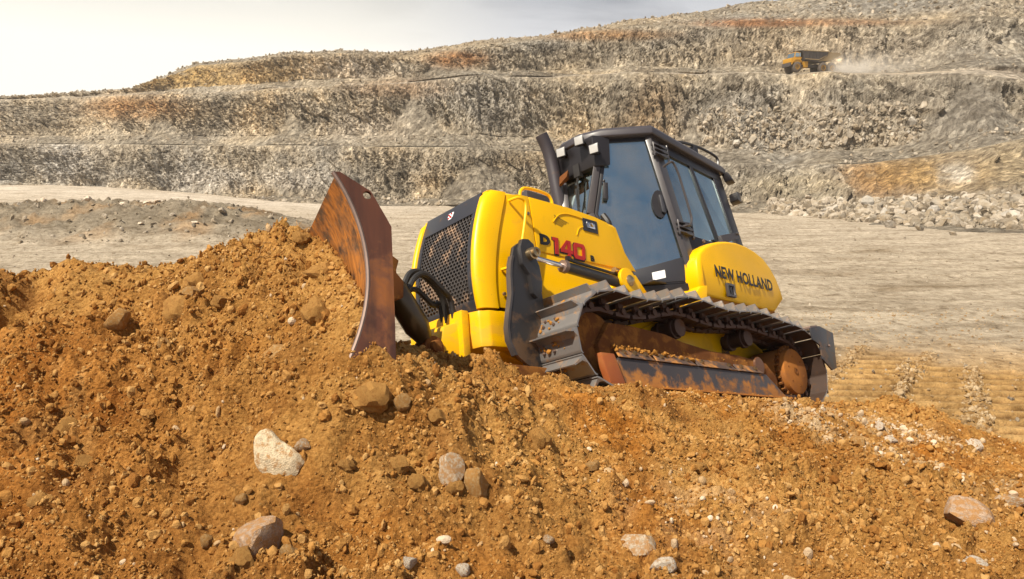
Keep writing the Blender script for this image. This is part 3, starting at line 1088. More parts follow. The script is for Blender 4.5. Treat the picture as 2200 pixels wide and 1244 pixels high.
    rub, _, rr = worley(sh * 1.1 + 3, zz * 1.3 + 5)
    rubble = np.clip(0.65 - rub, 0, 1) * 0.8 * rr + fbm(sh * 1.6, zz * 1.8, 3, 0.6) * 0.25
    rough_face = (ribs + blk + blk2) - 0.95
    fan = np.maximum(fan * .6, cmask)
    disp = np.where(face, rough_face * 1.75 * (1 - 0.85 * fan) + rubble * fan * 0.7 + d * 0.8, rubble * 0.8 + d * 0.5) * rg
    push = np.clip(cone, 0, .5) * 5.0 * (rg > .05)
    # displace towards the viewer and slightly up
    nx = V[:, :, 0] / np.maximum(V[:, :, 1], 1) * -0.0
    V[2:-1, :, 1] -= big[2:-1] * sstep(0, .35, LVV[2:-1])
    V[:, :, 1] -= disp
    V[:, :, 2] += disp * 0.18 * (rg > 0.3)
    V[:, :, 1] -= push
    # ----- colour of the rock
    grey = np.array([0.335, 0.295, 0.235]); buff = np.array([0.40, 0.325, 0.225]); pale = np.array([0.50, 0.465, 0.40])
    och = np.array([0.42, 0.22, 0.07]); rust = np.array([0.27, 0.125, 0.05]); blue = np.array([0.29, 0.275, 0.25])
    n = fbm(u * 0.03 + 5, zz * 0.07 + 11, 4)
    T = grey + 0 * V
    a = sstep(-0.05, 0.4, n)[..., None]; T = T * (1 - a) + buff * a
    a = sstep(0.05, 0.45, -n)[..., None]; T = T * (1 - a) + blue * a
    a = (cmask * .88)[..., None]
    T = T * (1 - a) + (np.array([0.25, 0.222, 0.180]) * (1 + .25 * fbm(u * .06, zz * .2, 3))[..., None]) * a
    T = T * (1 + .22 * sstep(1100, 0, px))[None, :, None] * np.array([1.0, .985, .95])  # paler towards the left: hazy glow painted into the rock tint
    fr = face & (cmask < .5)
    ck = np.clip(1 - np.abs(perlin(sh * .7 + 3, zz * .16)) * 9, 0, 1) * sstep(-.2, .3, perlin(u * .1, zz * .1 + 4)) * fr
    T = T * (1 - .55 * ck[..., None])          # joints in the rock
    T = T * (1 + (fr * (.10 + .42 * fbm(sh * .35, zz * .06 + 9, 3)))[..., None])
    PX = px[None, :] * np.ones((len(V), 1))
    C_ = V.copy()
    PY = 622 - F * np.tan(np.arctan2(C_[:, :, 2] - 4.0, C_[:, :, 1]) + PITCH)

    def blob(cx, cy, rx, ry, col, s, lo=None, hi=None, rag=0.6):
        nonlocal T
        q = np.exp(-(((PX - cx) / rx) ** 2 + ((PY - cy) / ry) ** 2) ** 1.5)
        q = q * s * sstep(-rag, rag * 0.5, fbm(PX * 0.03 + cx, PY * 0.06, 4) + 0.25)
        if lo is not None:
            q = q * ((LVV >= lo) & (LVV < hi))
        q = np.clip(q, 0, 1)[..., None]
        T = T * (1 - q) + np.array(col) * q
    blob(1895, 385, 90, 42, (0.50, 0.28, 0.11), .85, 0, 2.2)
    blob(1990, 372, 130, 40, (0.52, 0.34, 0.14), 0.8, 0, 2.2)
    blob(2040, 370, 26, 26, (0.72, 0.66, 0.56), 0.9, 0, 2.2)
    blob(2150, 350, 90, 50, (0.46, 0.36, 0.22), 0.8, 0, 2.2)
    blob(1700, 400, 120, 30, (0.47, 0.40, 0.28), 0.7, 0, 2.2)
    blob(1780, 48, 190, 9, rust, 0.65)
    blob(1620, 50, 120, 10, (0.33, 0.15, 0.06), 0.9)
    blob(1300, 75, 150, 12, (0.38, 0.22, 0.10), 0.8)
    blob(985, 128, 70, 18, (0.36, 0.17, 0.055), 0.85)
    blob(1400, 260, 60, 80, (0.40, 0.27, 0.14), 0.7)
    blob(420, 165, 190, 34, (0.46, 0.31, 0.12), 0.95, 7, 8.4)
    blob(620, 160, 160, 34, (0.46, 0.33, 0.17), 0.8, 7, 8.4)
    blob(760, 150, 110, 30, (0.52, 0.45, 0.36), 0.8, 7, 8.4)
    blob(290, 230, 110, 26, (0.44, 0.24, 0.09), 0.85)
    blob(860, 190, 120, 22, (0.37, 0.24, 0.14), 0.6)
    blob(780, 270, 100, 36, (0.52, 0.45, 0.36), 0.6, 2, 5.2)
    blob(140, 350, 60, 50, (0.60, 0.57, 0.52), 0.85, 0, 2.2)
    blob(450, 385, 90, 26, (0.56, 0.52, 0.46), 0.8, 0, 2.2)
    blob(640, 385, 90, 24, (0.54, 0.50, 0.44), 0.7, 0, 2.2)
    blob(1050, 220, 120, 60, (0.42, 0.39, 0.34), 0.6)
    blob(1700, 260, 240, 70, (0.44, 0.40, 0.34), 0.6, 3, 5.2)
    blob(2080, 230, 160, 80, (0.30, 0.275, 0.235), 0.7, 3, 5.2)
    blob(1750, 100, 300, 40, (0.43, 0.36, 0.27), 0.6, 6, 8.4)
    blob(2120, 100, 110, 50, (0.36, 0.33, 0.28), 0.7, 6, 8.4)
    blob(1900, 10, 200, 26, (0.27, 0.255, 0.23), 0.7, 9, 11)
    # dust-pale haul road on the upper bench
    a = (((LVV >= 5) & (LVV < 6.0)) * 0.85)[..., None]
    T = T * (1 - a) + np.array([0.52, 0.45, 0.36]) * a
    a = ((LVV >= 2) & (LVV < 3.0))[..., None] * 0.4
    T = T * (1 - a) + np.array([0.50, 0.44, 0.35]) * a
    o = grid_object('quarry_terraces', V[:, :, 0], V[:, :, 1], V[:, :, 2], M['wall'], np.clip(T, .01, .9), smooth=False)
    tag(o, kind='structure')
    WALL['V'] = V; WALL['px'] = px; WALL['lv'] = LVV[:, 0]
    return o


build_mound()
build_floor()
build_wall()

# ================================================================== the bulldozer
def interp(z, tab):
    zs = [p[0] for p in tab]
    return float(np.interp(z, zs, [p[1] for p in tab]))


XG = [(0.60, 4.045), (0.70, 4.066), (0.866, 4.098), (1.057, 4.103), (1.34, 4.055), (1.55, 3.995), (1.70, 3.945), (1.78, 3.90)]
XS = [(0.60, 3.920), (0.71, 3.928), (0.95, 3.941), (1.23, 3.905), (1.49, 3.822), (1.715, 3.755), (1.80, 3.72)]


def xg(z):
    zs = np.array([p[0] for p in XG]); v = np.array([p[1] for p in XG])
    c = np.polyfit(zs, v, 3)
    return float(np.polyval(c, z))


def xs(z):
    zs = np.array([p[0] for p in XS]); v = np.array([p[1] for p in XS])
    c = np.polyfit(zs, v, 3)
    return float(np.polyval(c, z))


def ring_frame(g, outer, inner, nrm, t, mi=0):
    """flat frame between an outer and an inner outline (same point count), thickened inwards"""
    n = len(outer); nrm = unit(nrm)
    o = [np.asarray(p, float) for p in outer]; i = [np.asarray(p, float) for p in inner]
    vs = o + i + [p - nrm * t for p in o] + [p - nrm * t for p in i]
    fs = []
    for k in range(n):
        j = (k + 1) % n
        fs += [(k, j, n + j, n + k), (2 * n + k, 3 * n + k, 3 * n + j, 2 * n + j), (k, 2 * n + k, 2 * n + j, j), (n + k, n + j, 3 * n + j, 3 * n + k)]
    g.add(vs, fs, mi)


def bolt(g, c, ax, r=0.018, h=0.014, mi=0, n=6):
    c = np.asarray(c, float)
    g.cyl(c, c + unit(ax) * h, r, n, mi=mi)


def text_mesh(name, s, size, mat, parent, origin, xdir, ydir, xscale=1.0, offset=0.0, extrude=0.004, shear=0.0, spacing=1.0):
    cu = bpy.data.curves.new(name, 'FONT')
    cu.body = s; cu.size = size; cu.extrude = extrude / 1.0; cu.offset = offset; cu.shear = shear
    cu.space_character = spacing; cu.resolution_u = 3
    to = bpy.data.objects.new(name + "_tmp", cu)
    COL.objects.link(to)
    bpy.context.view_layer.update()
    dg = bpy.context.evaluated_depsgraph_get()
    me = bpy.data.meshes.new_from_object(to.evaluated_get(dg))
    bpy.data.objects.remove(to); bpy.data.curves.remove(cu)
    X = Vector(xdir).normalized(); Yv = Vector(ydir).normalized(); Z = X.cross(Yv)
    m = Matrix(((X.x * xscale, Yv.x, Z.x, origin[0]), (X.y * xscale, Yv.y, Z.y, origin[1]), (X.z * xscale, Yv.z, Z.z, origin[2]), (0, 0, 0, 1)))
    me.transform(m)
    me.name = name
    me.materials.clear(); me.materials.append(mat)
    o = bpy.data.objects.new(name, me)
    COL.objects.link(o)
    o.parent = parent
    return o


DZ = empty('bulldozer')
DZ.matrix_world = MR
tag(DZ, 'yellow crawler bulldozer with black cab and rusty blade, tilted on the ridge of orange soil', 'bulldozer')


def dozer_hood():
    # main engine hood: side walls, crowned top and lower hull
    HX = [(3.74, 1.765), (3.46, 1.792), (2.98, 1.80), (2.60, 1.785), (2.30, 1.76)]
    g = G()
    rings = []
    for x, zt in HX:
        b = 0.50 if x > 3.5 else 0.45
        rings.append([(x, -.46, b), (x, -.46, zt - .05), (x, -.43, zt - .012), (x, -.38, zt), (x, .38, zt), (x, .43, zt - .012), (x, .46, zt - .05), (x, .46, b)])
    g.loft(rings)
    g.prism([(2.30, 1.72), (3.0, 1.72), (3.0, .5), (1.5, .5), (1.5, 1.05), (2.06, 1.10)], 1, -.459, .459)
    hood = g.build('hood', M['yellow'], DZ, bevel=0.008)
    # front side panel, proud of the hull, between the pillar and the vertical seam
    for s in (1, -1):
        g = G()
        pts = [(3.478, 1.765), (3.60, 1.755), (3.735, 1.72)] + [(xs(z) - .012, z) for z in (1.6, 1.45, 1.25, 1.05, .9, .72)] + [(3.40, .72), (3.44, 1.275)]
        g.prism(pts, 1, s * .461, s * .470)
        g.build('side_panel', M['yellow'], DZ, bevel=0.004)
        g = G()      # large engine door with raised rib
        pts = [(3.468, 1.762), (2.98, 1.772), (2.62, 1.757), (2.44, 1.735), (2.09, 1.30), (3.425, 1.275)]
        g.prism(pts, 1, s * .461, s * .472)
        d = g.build('engine_door', M['yellow'], DZ, bevel=0.004)
        if s == 1:
            g = G()
            # embossed arcs
            g.tube(smooth_path([(3.20, .474, 1.585), (3.12, .474, 1.665), (3.02, .474, 1.70), (2.90, .474, 1.705), (2.80, .474, 1.70), (2.70, .474, 1.70)], 5), 0.006, 6)
            g.tube(smooth_path([(2.90, .474, 1.52), (2.86, .474, 1.59), (2.79, .474, 1.62), (2.72, .474, 1.615)], 5), 0.005, 6)
            g.build('embossed_arc', M['yellow'], d)
            g = G()
            for i in range(15):
                for j in range(9):
                    x = 3.17 - i * .017 - (j % 2) * .008; z = 1.655 - j * .011 - i * .004
                    if j <= 8 - i * .2 and (3.17 - x) * 0.55 + 1.57 < z + .05:
                        g.box(x - .004, x + .004, .472, .474, z - .003, z + .003)
            g.build('louvre_hole', M['ink'], d, smooth=0)
            g = G()
            g.box(2.60, 2.80, .472, .480, 1.585, 1.71)
            lt = g.build('latch_plate', M['grey'], d, bevel=0.01)
            g = G()
            g.box(2.645, 2.755, .481, .489, 1.62, 1.675)
            g.tube([(2.68, .49, 1.64), (2.71, .50, 1.665)], .012, 6)
            g.build('latch_lever', M['chrome'], lt, bevel=0.004)
            text_mesh('badge_letter', 'D', 0.118, M['ink'], d, (3.388, .473, 1.352), (-1, 0, 0), (0, 0, 1), 1.35, .008, .005)
            one_ = [[(0, .80), (0, 1), (.46, 1), (.46, 0), (.16, 0), (.16, .80)]]
            four = [[(.52, 1), (.86, 1), (.86, 0), (.60, 0), (.60, .80)], [(0, .22), (0, .42), (.52, 1), (.62, .86), (.30, .42)], [(.0, .20), (.0, .42), (1.04, .42), (1.04, .20)]]
            for nm, mt, y0, grow, dx, dz in (('badge_shadow', 'ink', .475, .030, -.004, -.006), ('badge_number', 'red', .480, -.012, 0, 0)):
                x = 3.236
                for wd, polys in ((.085, one_), (.158, four), (.158, None)):
                    g = G()
                    h = .158
                    def Q(u, v):
                        cu, cv = (.23, .5) if polys is one_ else (.5, .5)
                        uu = u + (grow * 1.3 if u > cu else -grow * 1.3); vv = v + (grow if v > cv else -grow)
                        return (x - uu * h * (1.0 if polys is one_ else .98) - dx - .012 * (v - .5), y0, 1.283 + vv * h + dz)
                    if polys:
                        for k_, p_ in enumerate(polys):
                            g.slab([(q[0], q[1] + k_ * .0004, q[2]) for q in (Q(*c) for c in p_)], (0, 1, 0), .006)
                    else:
                        o8 = [(.12, 0), (.86, 0), (1.0, .16), (1.0, .84), (.86, 1), (.12, 1), (0, .86), (0, .14)]
                        t_ = .27
                        i8 = [(t_ + .03, t_ - .04), (1 - t_ - .03, t_ - .04), (1 - t_, t_), (1 - t_, 1 - t_), (1 - t_ - .03, 1 - t_ + .04), (t_ + .03, 1 - t_ + .04), (t_, 1 - t_), (t_, t_)]
                        ring_frame(g, [Q(*c) for c in o8], [tuple(np.array(Q(*c))) for c in i8], (0, 1, 0), .006)
                    g.build(nm, M[mt], d, smooth=0)
                    x -= wd + .012
            text_mesh('badge_suffix', 'B', 0.074, M['ink'], d, (2.748, .473, 1.300), (-1, 0, 0), (0, 0, 1), 1.2, .003, .005)
    # lower side panel under the engine door
    g = G()
    g.prism([(3.42, 1.262), (2.10, 1.262), (1.95, 1.10), (2.0, .62), (3.30, .56), (3.46, .70)], 1, .461, .470)
    g.build('lower_panel', M['yellow'], DZ, bevel=0.004)
    # rounded front pillars
    for s in (1, -1):
        g = G()
        rings = []
        for z in np.linspace(.705, 1.74, 16):
            a, c = xg(z), xs(z)
            k = max(0, z - 1.66) / .08
            top = .05 * k * k
            rings.append([(c, s * .40, z), (a - .03 - top, s * .372, z), (a + .012 - top, s * .385, z), (a + .022 - top, s * .405, z), (a + .012 - top * 1.1, s * .434, z),
                          (a - .022 - top, s * (.458 - .006 * k), z), (a - .075 - top, s * (.474 - .008 * k), z), (c + .03, s * (.481 - .01 * k), z), (c, s * (.481 - .01 * k), z)])
        g.loft(rings)
        g.build('front_pillar', M['yellow'], DZ, bevel=0.0, smooth=50)
    g = G()      # cowl joining the pillars behind the grille top
    g.loft([[(3.735, y, 1.765), (3.86, y, 1.755), (3.915, y, 1.735), (3.90, y, 1.68), (3.70, y, 1.68)] for y in (-.43, .43)])
    g.build('cowl', M['yellow'], DZ, bevel=0.012)
    # grille: black frame and a real perforated sheet
    g = G()
    def strip_(y0, y1, z0, z1, off=0.0, n=8):
        zs = np.linspace(z0, z1, n)
        g.loft([[(xg(z) + off, y0, z), (xg(z) + off, y1, z), (xg(z) + off - .03, y1, z), (xg(z) + off - .03, y0, z)] for z in zs])
    strip_(-.372, .372, 1.545, 1.735)
    strip_(.325, .372, .79, 1.545)
    strip_(-.372, -.325, .79, 1.545)
    strip_(-.372, .372, .69, .79, n=4)
    gf = g.build('grille_frame', M['grey'], DZ, bevel=0.004)
    g = G()
    for (y, z) in [(.35, .84), (.35, 1.48), (-.35, .84), (-.35, 1.48), (.2, .74), (-.2, .74), (.35, 1.1), (-.35, 1.1)]:
        bolt(g, (xg(z), y, z), (1, 0, 0), .010, .006)
    g.build('bolt', M['edge'], gf)
    g = G()
    cw, ch = 0.0405, 0.0300
    ny, nz = 16, 25
    for j in range(nz):
        for i in range(ny):
            yc = -.325 + (i + .5) * .65 / ny + (0.25 if j % 2 else -0.25) * cw * .98
            zc = .79 + (j + .5) * .755 / nz
            hw, hh = .65 / ny / 2, .755 / nz / 2
            if yc - hw < -.326: yc = -.325 + hw
            if yc + hw > .326: yc = .325 - hw
            outer = [(-hw, -hh), (0, -hh), (hw, -hh), (hw, 0), (hw, hh), (0, hh), (-hw, hh), (-hw, 0)]
            a, b = hw * .82, hh * .80
            inner = [(-a * .72, -b), (0, -b), (a * .72, -b), (a, 0), (a * .72, b), (0, b), (-a * .72, b), (-a, 0)]
            O = [(xg(zc + z) - .008, yc + y, zc + z) for y, z in outer]
            I = [(xg(zc + z) - .008, yc + y, zc + z) for y, z in inner]
            Bk = [(p[0] - .014, p[1], p[2]) for p in I]
            g.add(O + I + Bk, [(k, (k + 1) % 8, 8 + (k + 1) % 8, 8 + k) for k in range(8)] + [(8 + k, 8 + (k + 1) % 8, 16 + (k + 1) % 8, 16 + k) for k in range(8)])
    me = g.build('grille_mesh', M['grille'], DZ, smooth=0)
    me['kind'] = 'stuff'
    g = G()
    g.box(3.80, 3.90, -.36, .36, .72, 1.66)
    g.build('radiator', M['radiator'], DZ)
    # little shield emblem on the top band
    zc = 1.645
    g = G()
    g.slab([(xg(zc + dz) + .004, dy, zc + dz) for dy, dz in [(-.034, .032), (.034, .032), (.034, -.012), (.018, -.034), (-.018, -.034), (-.034, -.012)]], (1, 0, .25), .006)
    em = g.build('emblem', M['white'], DZ)
    g = G()
    for dy, dz in [(-.02, .014), (.012, .018), (.0, -.004), (.014, -.016), (-.014, -.02)]:
        g.box(xg(zc + dz) + .004, xg(zc + dz) + .008, dy - .010, dy + .008, zc + dz - .006, zc + dz + .007)
    g.build('emblem_mark', M['red'], em, smooth=0)
    # nose guard below the grille
    g = G()
    zs = [.69, .62, .52, .45, .40]
    rings = []
    for z in zs:
        k = max(0, (.52 - z) / .12)
        xf = 4.09 - .02 * k
        xb = 3.50
        ys = .481
        rings.append([(xb, ys, z), (3.90 - .10 * k, ys, z), (4.02, ys - .02, z), (4.085, ys - .07, z), (xf + .03, ys - .16, z), (xf + .05, 0, z), (xf + .03, -ys + .16, z), (4.085, -ys + .07, z), (4.02, -ys + .02, z), (3.90 - .10 * k, -ys, z), (xb, -ys, z)])
    g.loft(rings)
    g.build('nose_guard', M['yellow'], DZ, bevel=0.012)
    g = G()
    for (x, z) in [(3.86, .64), (3.88, .47)]:
        bolt(g, (x, .481, z), (0, 1, 0), .026, .02); bolt(g, (x, .50, z), (0, 1, 0), .014, .012)
    g.build('nose_bolt', M['brass'], DZ)
    g = G()
    for (x, z) in [(3.87, .83)]:
        bolt(g, (x, .478, z), (0, 1, 0), .014, .02)
    for (x, z) in [(3.50, 1.60)]:
        bolt(g, (x, .470, z), (0, 1, 0), .014, .012)
    g.build('panel_stud', M['edge'], DZ)
    # yellow bracket box in front of the nose (tilt cylinder anchor) with its dark side plates
    g = G()
    g.hexa([(4.14, -.02, .37), (4.36, -.02, .39), (4.36, .24, .37), (4.14, .30, .35)], [(4.14, -.02, .66), (4.30, -.02, .60), (4.30, .24, .58), (4.14, .30, .63)])
    g.box(4.13, 4.20, -.34, .34, .33, .70)
    g.build('anchor_bracket', M['yellow'], DZ, bevel=0.012)
    # grab handle on the side panel
    for s in (1,):
        g = G()
        g.tube(smooth_path([(3.72, .475, 1.665), (3.70, .535, 1.672), (3.665, .555, 1.675), (3.615, .56, 1.655), (3.61, .56, 1.58), (3.655, .56, 1.40), (3.71, .56, 1.22), (3.735, .56, 1.145), (3.78, .56, 1.085), (3.835, .53, 1.045), (3.872, .475, 1.035)], 4), .0125, 8)
        g.build('grab_handle', M['yellow'], DZ)
    # yellow rail and dark pre-cleaner on the hood top
    g = G()
    g.tube(smooth_path([(3.20, .1, 1.78), (3.20, .1, 1.98), (3.17, .1, 2.045), (3.11, .1, 2.075), (2.98, .1, 2.085), (2.84, .1, 2.078), (2.79, .1, 2.05), (2.77, .1, 1.98), (2.77, .1, 1.78)], 4), .016, 8)
    g.build('hood_rail', M['yellow'], DZ)
    g = G()
    g.box(2.70, 3.02, -.16, .02, 1.79, 2.12)
    g.build('air_intake', M['steelblk'], DZ, bevel=0.03)
    # curved exhaust stack
    g = G()
    pth = smooth_path([(2.235, -.25, 1.78), (2.25, -.25, 2.1), (2.285, -.25, 2.38), (2.305, -.25, 2.58), (2.33, -.25, 2.74), (2.375, -.25, 2.87), (2.44, -.25, 2.99)], 5)
    g.tube(pth, .068, 20, cap=False)
    g.tube(pth[::-1], .060, 20, cap=False)
    e0 = np.array(pth[-1]); d = unit(e0 - pth[-2])
    ex = g.build('exhaust_stack', M['exhaust'], DZ, smooth=60)
    # under-chassis
    g = G()
    g.prism([(3.95, .42), (3.6, .30), (0.4, .30), (-.35, .45), (-.35, 1.0), (0.6, 1.0), (3.6, .75)], 1, -.38, .38)
    g.build('main_hull', M['yellow'], DZ, bevel=0.01)
    g = G()
    g.prism([(2.45, .60), (1.75, .88), (1.0, .84), (.55, .70), (.95, .50), (1.9, .52)], 1, .382, .50)
    g.build('frame_gusset', M['yellow'], DZ, bevel=0.01)
    g = G()
    g.hexa([(1.5, .39, .93), (2.1, .39, .95), (2.0, .55, .95), (1.5, .80, .93)], [(1.5, .39, 1.10), (2.1, .39, 1.06), (2.0, .55, 1.05), (1.5, .80, 1.12)])
    g.hexa([(1.56, .80, .93), (1.72, .70, .94), (1.88, .86, .90), (1.62, .90, .92)], [(1.54, .80, 1.12), (1.62, .72, 1.12), (1.66, .88, 1.10), (1.56, .90, 1.12)])
    g.build('fender', M['yellow'], DZ, bevel=0.012)


def dozer_lift():
    # dark curved lift arm tower beside the nose
    g = G()
    out = [(3.665, 1.20), (3.70, 1.245), (3.77, 1.245), (3.83, 1.20), (3.86, 1.10), (3.88, .95), (3.885, .80), (3.925, .65), (3.955, .52), (3.95, .40), (3.88, .30), (3.75, .22), (3.45, .20), (3.40, .40), (3.50, .60), (3.55, .74), (3.56, .90), (3.60, 1.05)]
    g.prism(out, 1, .562, .60)
    arm = g.build('lift_arm', M['armgrey'], DZ, bevel=0.012)
    g = G()
    g.prism([(3.64, 1.24), (3.70, 1.275), (3.77, 1.265), (3.80, 1.19), (3.79, 1.05), (3.72, .97), (3.70, .82), (3.655, .78), (3.60, .84), (3.585, .93), (3.60, 1.06), (3.63, 1.12)], 1, .595, .645)
    g.build('clevis_plate', M['armgrey'], arm, bevel=0.012)
    g = G()
    g.loft([[(x + .016, y, z) for y in (.555, .605)] + [(x - .006, y, z) for y in (.605, .555)] for x, z in [(3.845, 1.12), (3.868, 1.05), (3.885, .95), (3.89, .80), (3.93, .65), (3.96, .52), (3.955, .42), (3.90, .31)]])
    g.build('front_flange', M['edgeblk'], arm, smooth=60)
    # front pin
    g = G()
    g.lathe((3.70, .62, 1.14), (0, 1, 0), [(.050, 0), (.050, .07), (.040, .075), (.040, .105), (.024, .108), (.024, .095)], 24)
    g.build('pin', M['brass'], arm)
    # C-frame under the nose, caked in soil
    g = G()
    g.hexa([(3.3, .52, .10), (5.15, .50, .10), (5.15, .72, .10), (3.3, .66, .10)], [(3.3, .52, .22), (5.15, .50, .22), (5.15, .72, .22), (3.3, .66, .22)])
    g.hexa([(3.3, -.66, .10), (5.15, -.72, .10), (5.15, -.50, .10), (3.3, -.52, .10)], [(3.3, -.66, .22), (5.15, -.72, .22), (5.15, -.50, .22), (3.3, -.52, .22)])
    g.box(4.75, 5.12, -.50, .50, .12, .30)
    g.build('push_frame', M['mudbrown'], DZ, bevel=0.02)
    # lift cylinder: chromed rod, barrel, rear clevis
    a = np.array([3.70, .62, 1.135]); b = np.array([2.53, .62, 1.075])
    d = unit(b - a)
    p1 = a + d * 0.40
    g = G()
    g.cyl(a, p1 + d * .05, .024, 16)
    rod = g.build('lift_cylinder_rod', M['chrome'], DZ)
    g = G()
    g.tube([a + d * .035, a + d * .06], .032, 16)
    g.build('rod_eye', M['brass'], rod)
    g = G()
    g.tube([p1, p1 + d * .015, p1 + d * .03, p1 + d * .75], [.052, .056, .048, .048], 24)
    br = g.build('lift_cylinder_barrel', M['black'], DZ, smooth=30)
    g = G()
    g.tube([p1 - d * .006, p1 + d * .035], [.054, .058], 24)
    g.build('gland_collar', M['edge'], br)
    g = G()
    g.tube([p1 + d * .06 + np.array([0, .02, .066]), p1 + d * .17 + np.array([0, .02, .060]), p1 + d * .5 + np.array([0, .02, .062]), p1 + d * .72 + np.array([0, .0, .07])], [.016, .014, .014, .014], 8)
    bolt(g, p1 + d * .05 + np.array([0, .02, .055]), (0, .2, 1), .024, .035)
    g.build('oil_line', M['black'], br)
    # yellow rear clevis: ring lug around the pin
    g = G()
    c = np.array([2.50, .62, 1.13])
    out = arc((2.52, 1.10), .105, -60, 190, 14)
    g.prism(out + [(2.30, .98), (2.46, .93)], 1, .655, .695)
    g.prism(arc((2.50, 1.11), .095, 20, 170, 10) + [(2.42, 1.06)], 1, .60, .656)
    g.prism([(2.42, 1.24), (2.34, 1.20), (2.20, .98), (2.30, .90), (2.62, .90), (2.60, 1.02)], 1, .46, .54)
    cl = g.build('cylinder_clevis', M['yellow'], DZ, bevel=0.012)
    g = G()
    g.lathe((2.50, .695, 1.085), (0, 1, 0), [(.052, 0), (.052, .008), (.040, .018), (.026, .03), (.012, .034)], 20)
    g.cyl((2.62, .62, 1.19), (2.56, .62, 1.17), .03, 12)
    g.build('clevis_pin', M['brass'], cl)
    # tilt cylinder (oily, thick) between blade and nose, with knuckles
    g = G()
    pa = np.array([4.80, .26, .86]); pb = np.array([4.42, .20, .42])
    dd = unit(pb - pa)
    g.tube([pa, pa + dd * .05, pa + dd * .08, pa + dd * .40, pa + dd * .46, pa + dd * .56], [.06, .092, .098, .098, .08, .05], 22)
    tc = g.build('tilt_cylinder', M['olive'], DZ, smooth=35)
    g = G()
    g.lathe((pb + np.array([0, -.09, -.02])), (0, 1, 0), [(.085, 0), (.09, .02), (.09, .16), (.05, .165), (.05, .20), (.03, .205)], 20)
    g.cyl(pa + np.array([.10, -.10, .05]), pa + np.array([.10, .12, .02]), .09, 18)
    g.hexa([(4.86, .12, .88), (5.10, .12, .92), (5.10, .42, .92), (4.86, .42, .84)], [(4.80, .14, 1.02), (5.10, .12, 1.12), (5.10, .42, 1.12), (4.80, .40, .98)])
    g.build('knuckle', M['mudbrown'], tc, bevel=0.01)
    g = G()
    g.prism([(4.98, .90), (5.20, .98), (5.24, .55), (5.08, .52), (5.02, .60), (4.86, .66), (4.85, .78)], 1, -.10, .02)
    g.prism([(4.98, .90), (5.20, .98), (5.24, .55), (5.08, .52), (5.02, .60), (4.86, .66), (4.85, .78)], 1, .44, .52)
    g.build('blade_bracket', M['mudbrown'], DZ, bevel=0.012)
    # hydraulic hoses looping in front of the grille
    g = G()
    for k, (y, h) in enumerate([(.16, 1.02), (.24, .98), (.10, .90)]):
        g.tube(smooth_path([(4.66, y + .05, .80), (4.58, y + .05, h - .06), (4.46, y + .03, h - .02), (4.30, y + .02, h - .12), (4.22, y, .80), (4.17, y - .02, .62)], 6), .022 if k else .027, 8)
    g.build('hydraulic_hose', M['rubber'], DZ)


BL = R(19)
BW = np.array([-math.sin(BL), -math.cos(BL), 0.0]); BF = np.array([math.cos(BL), -math.sin(BL), 0.0])
BE = np.array([5.82578636, 1.3, 0.0])


def bp_(s, fwd, z):
    p = BE + BW * s + BF * fwd
    return (p[0], p[1], z)


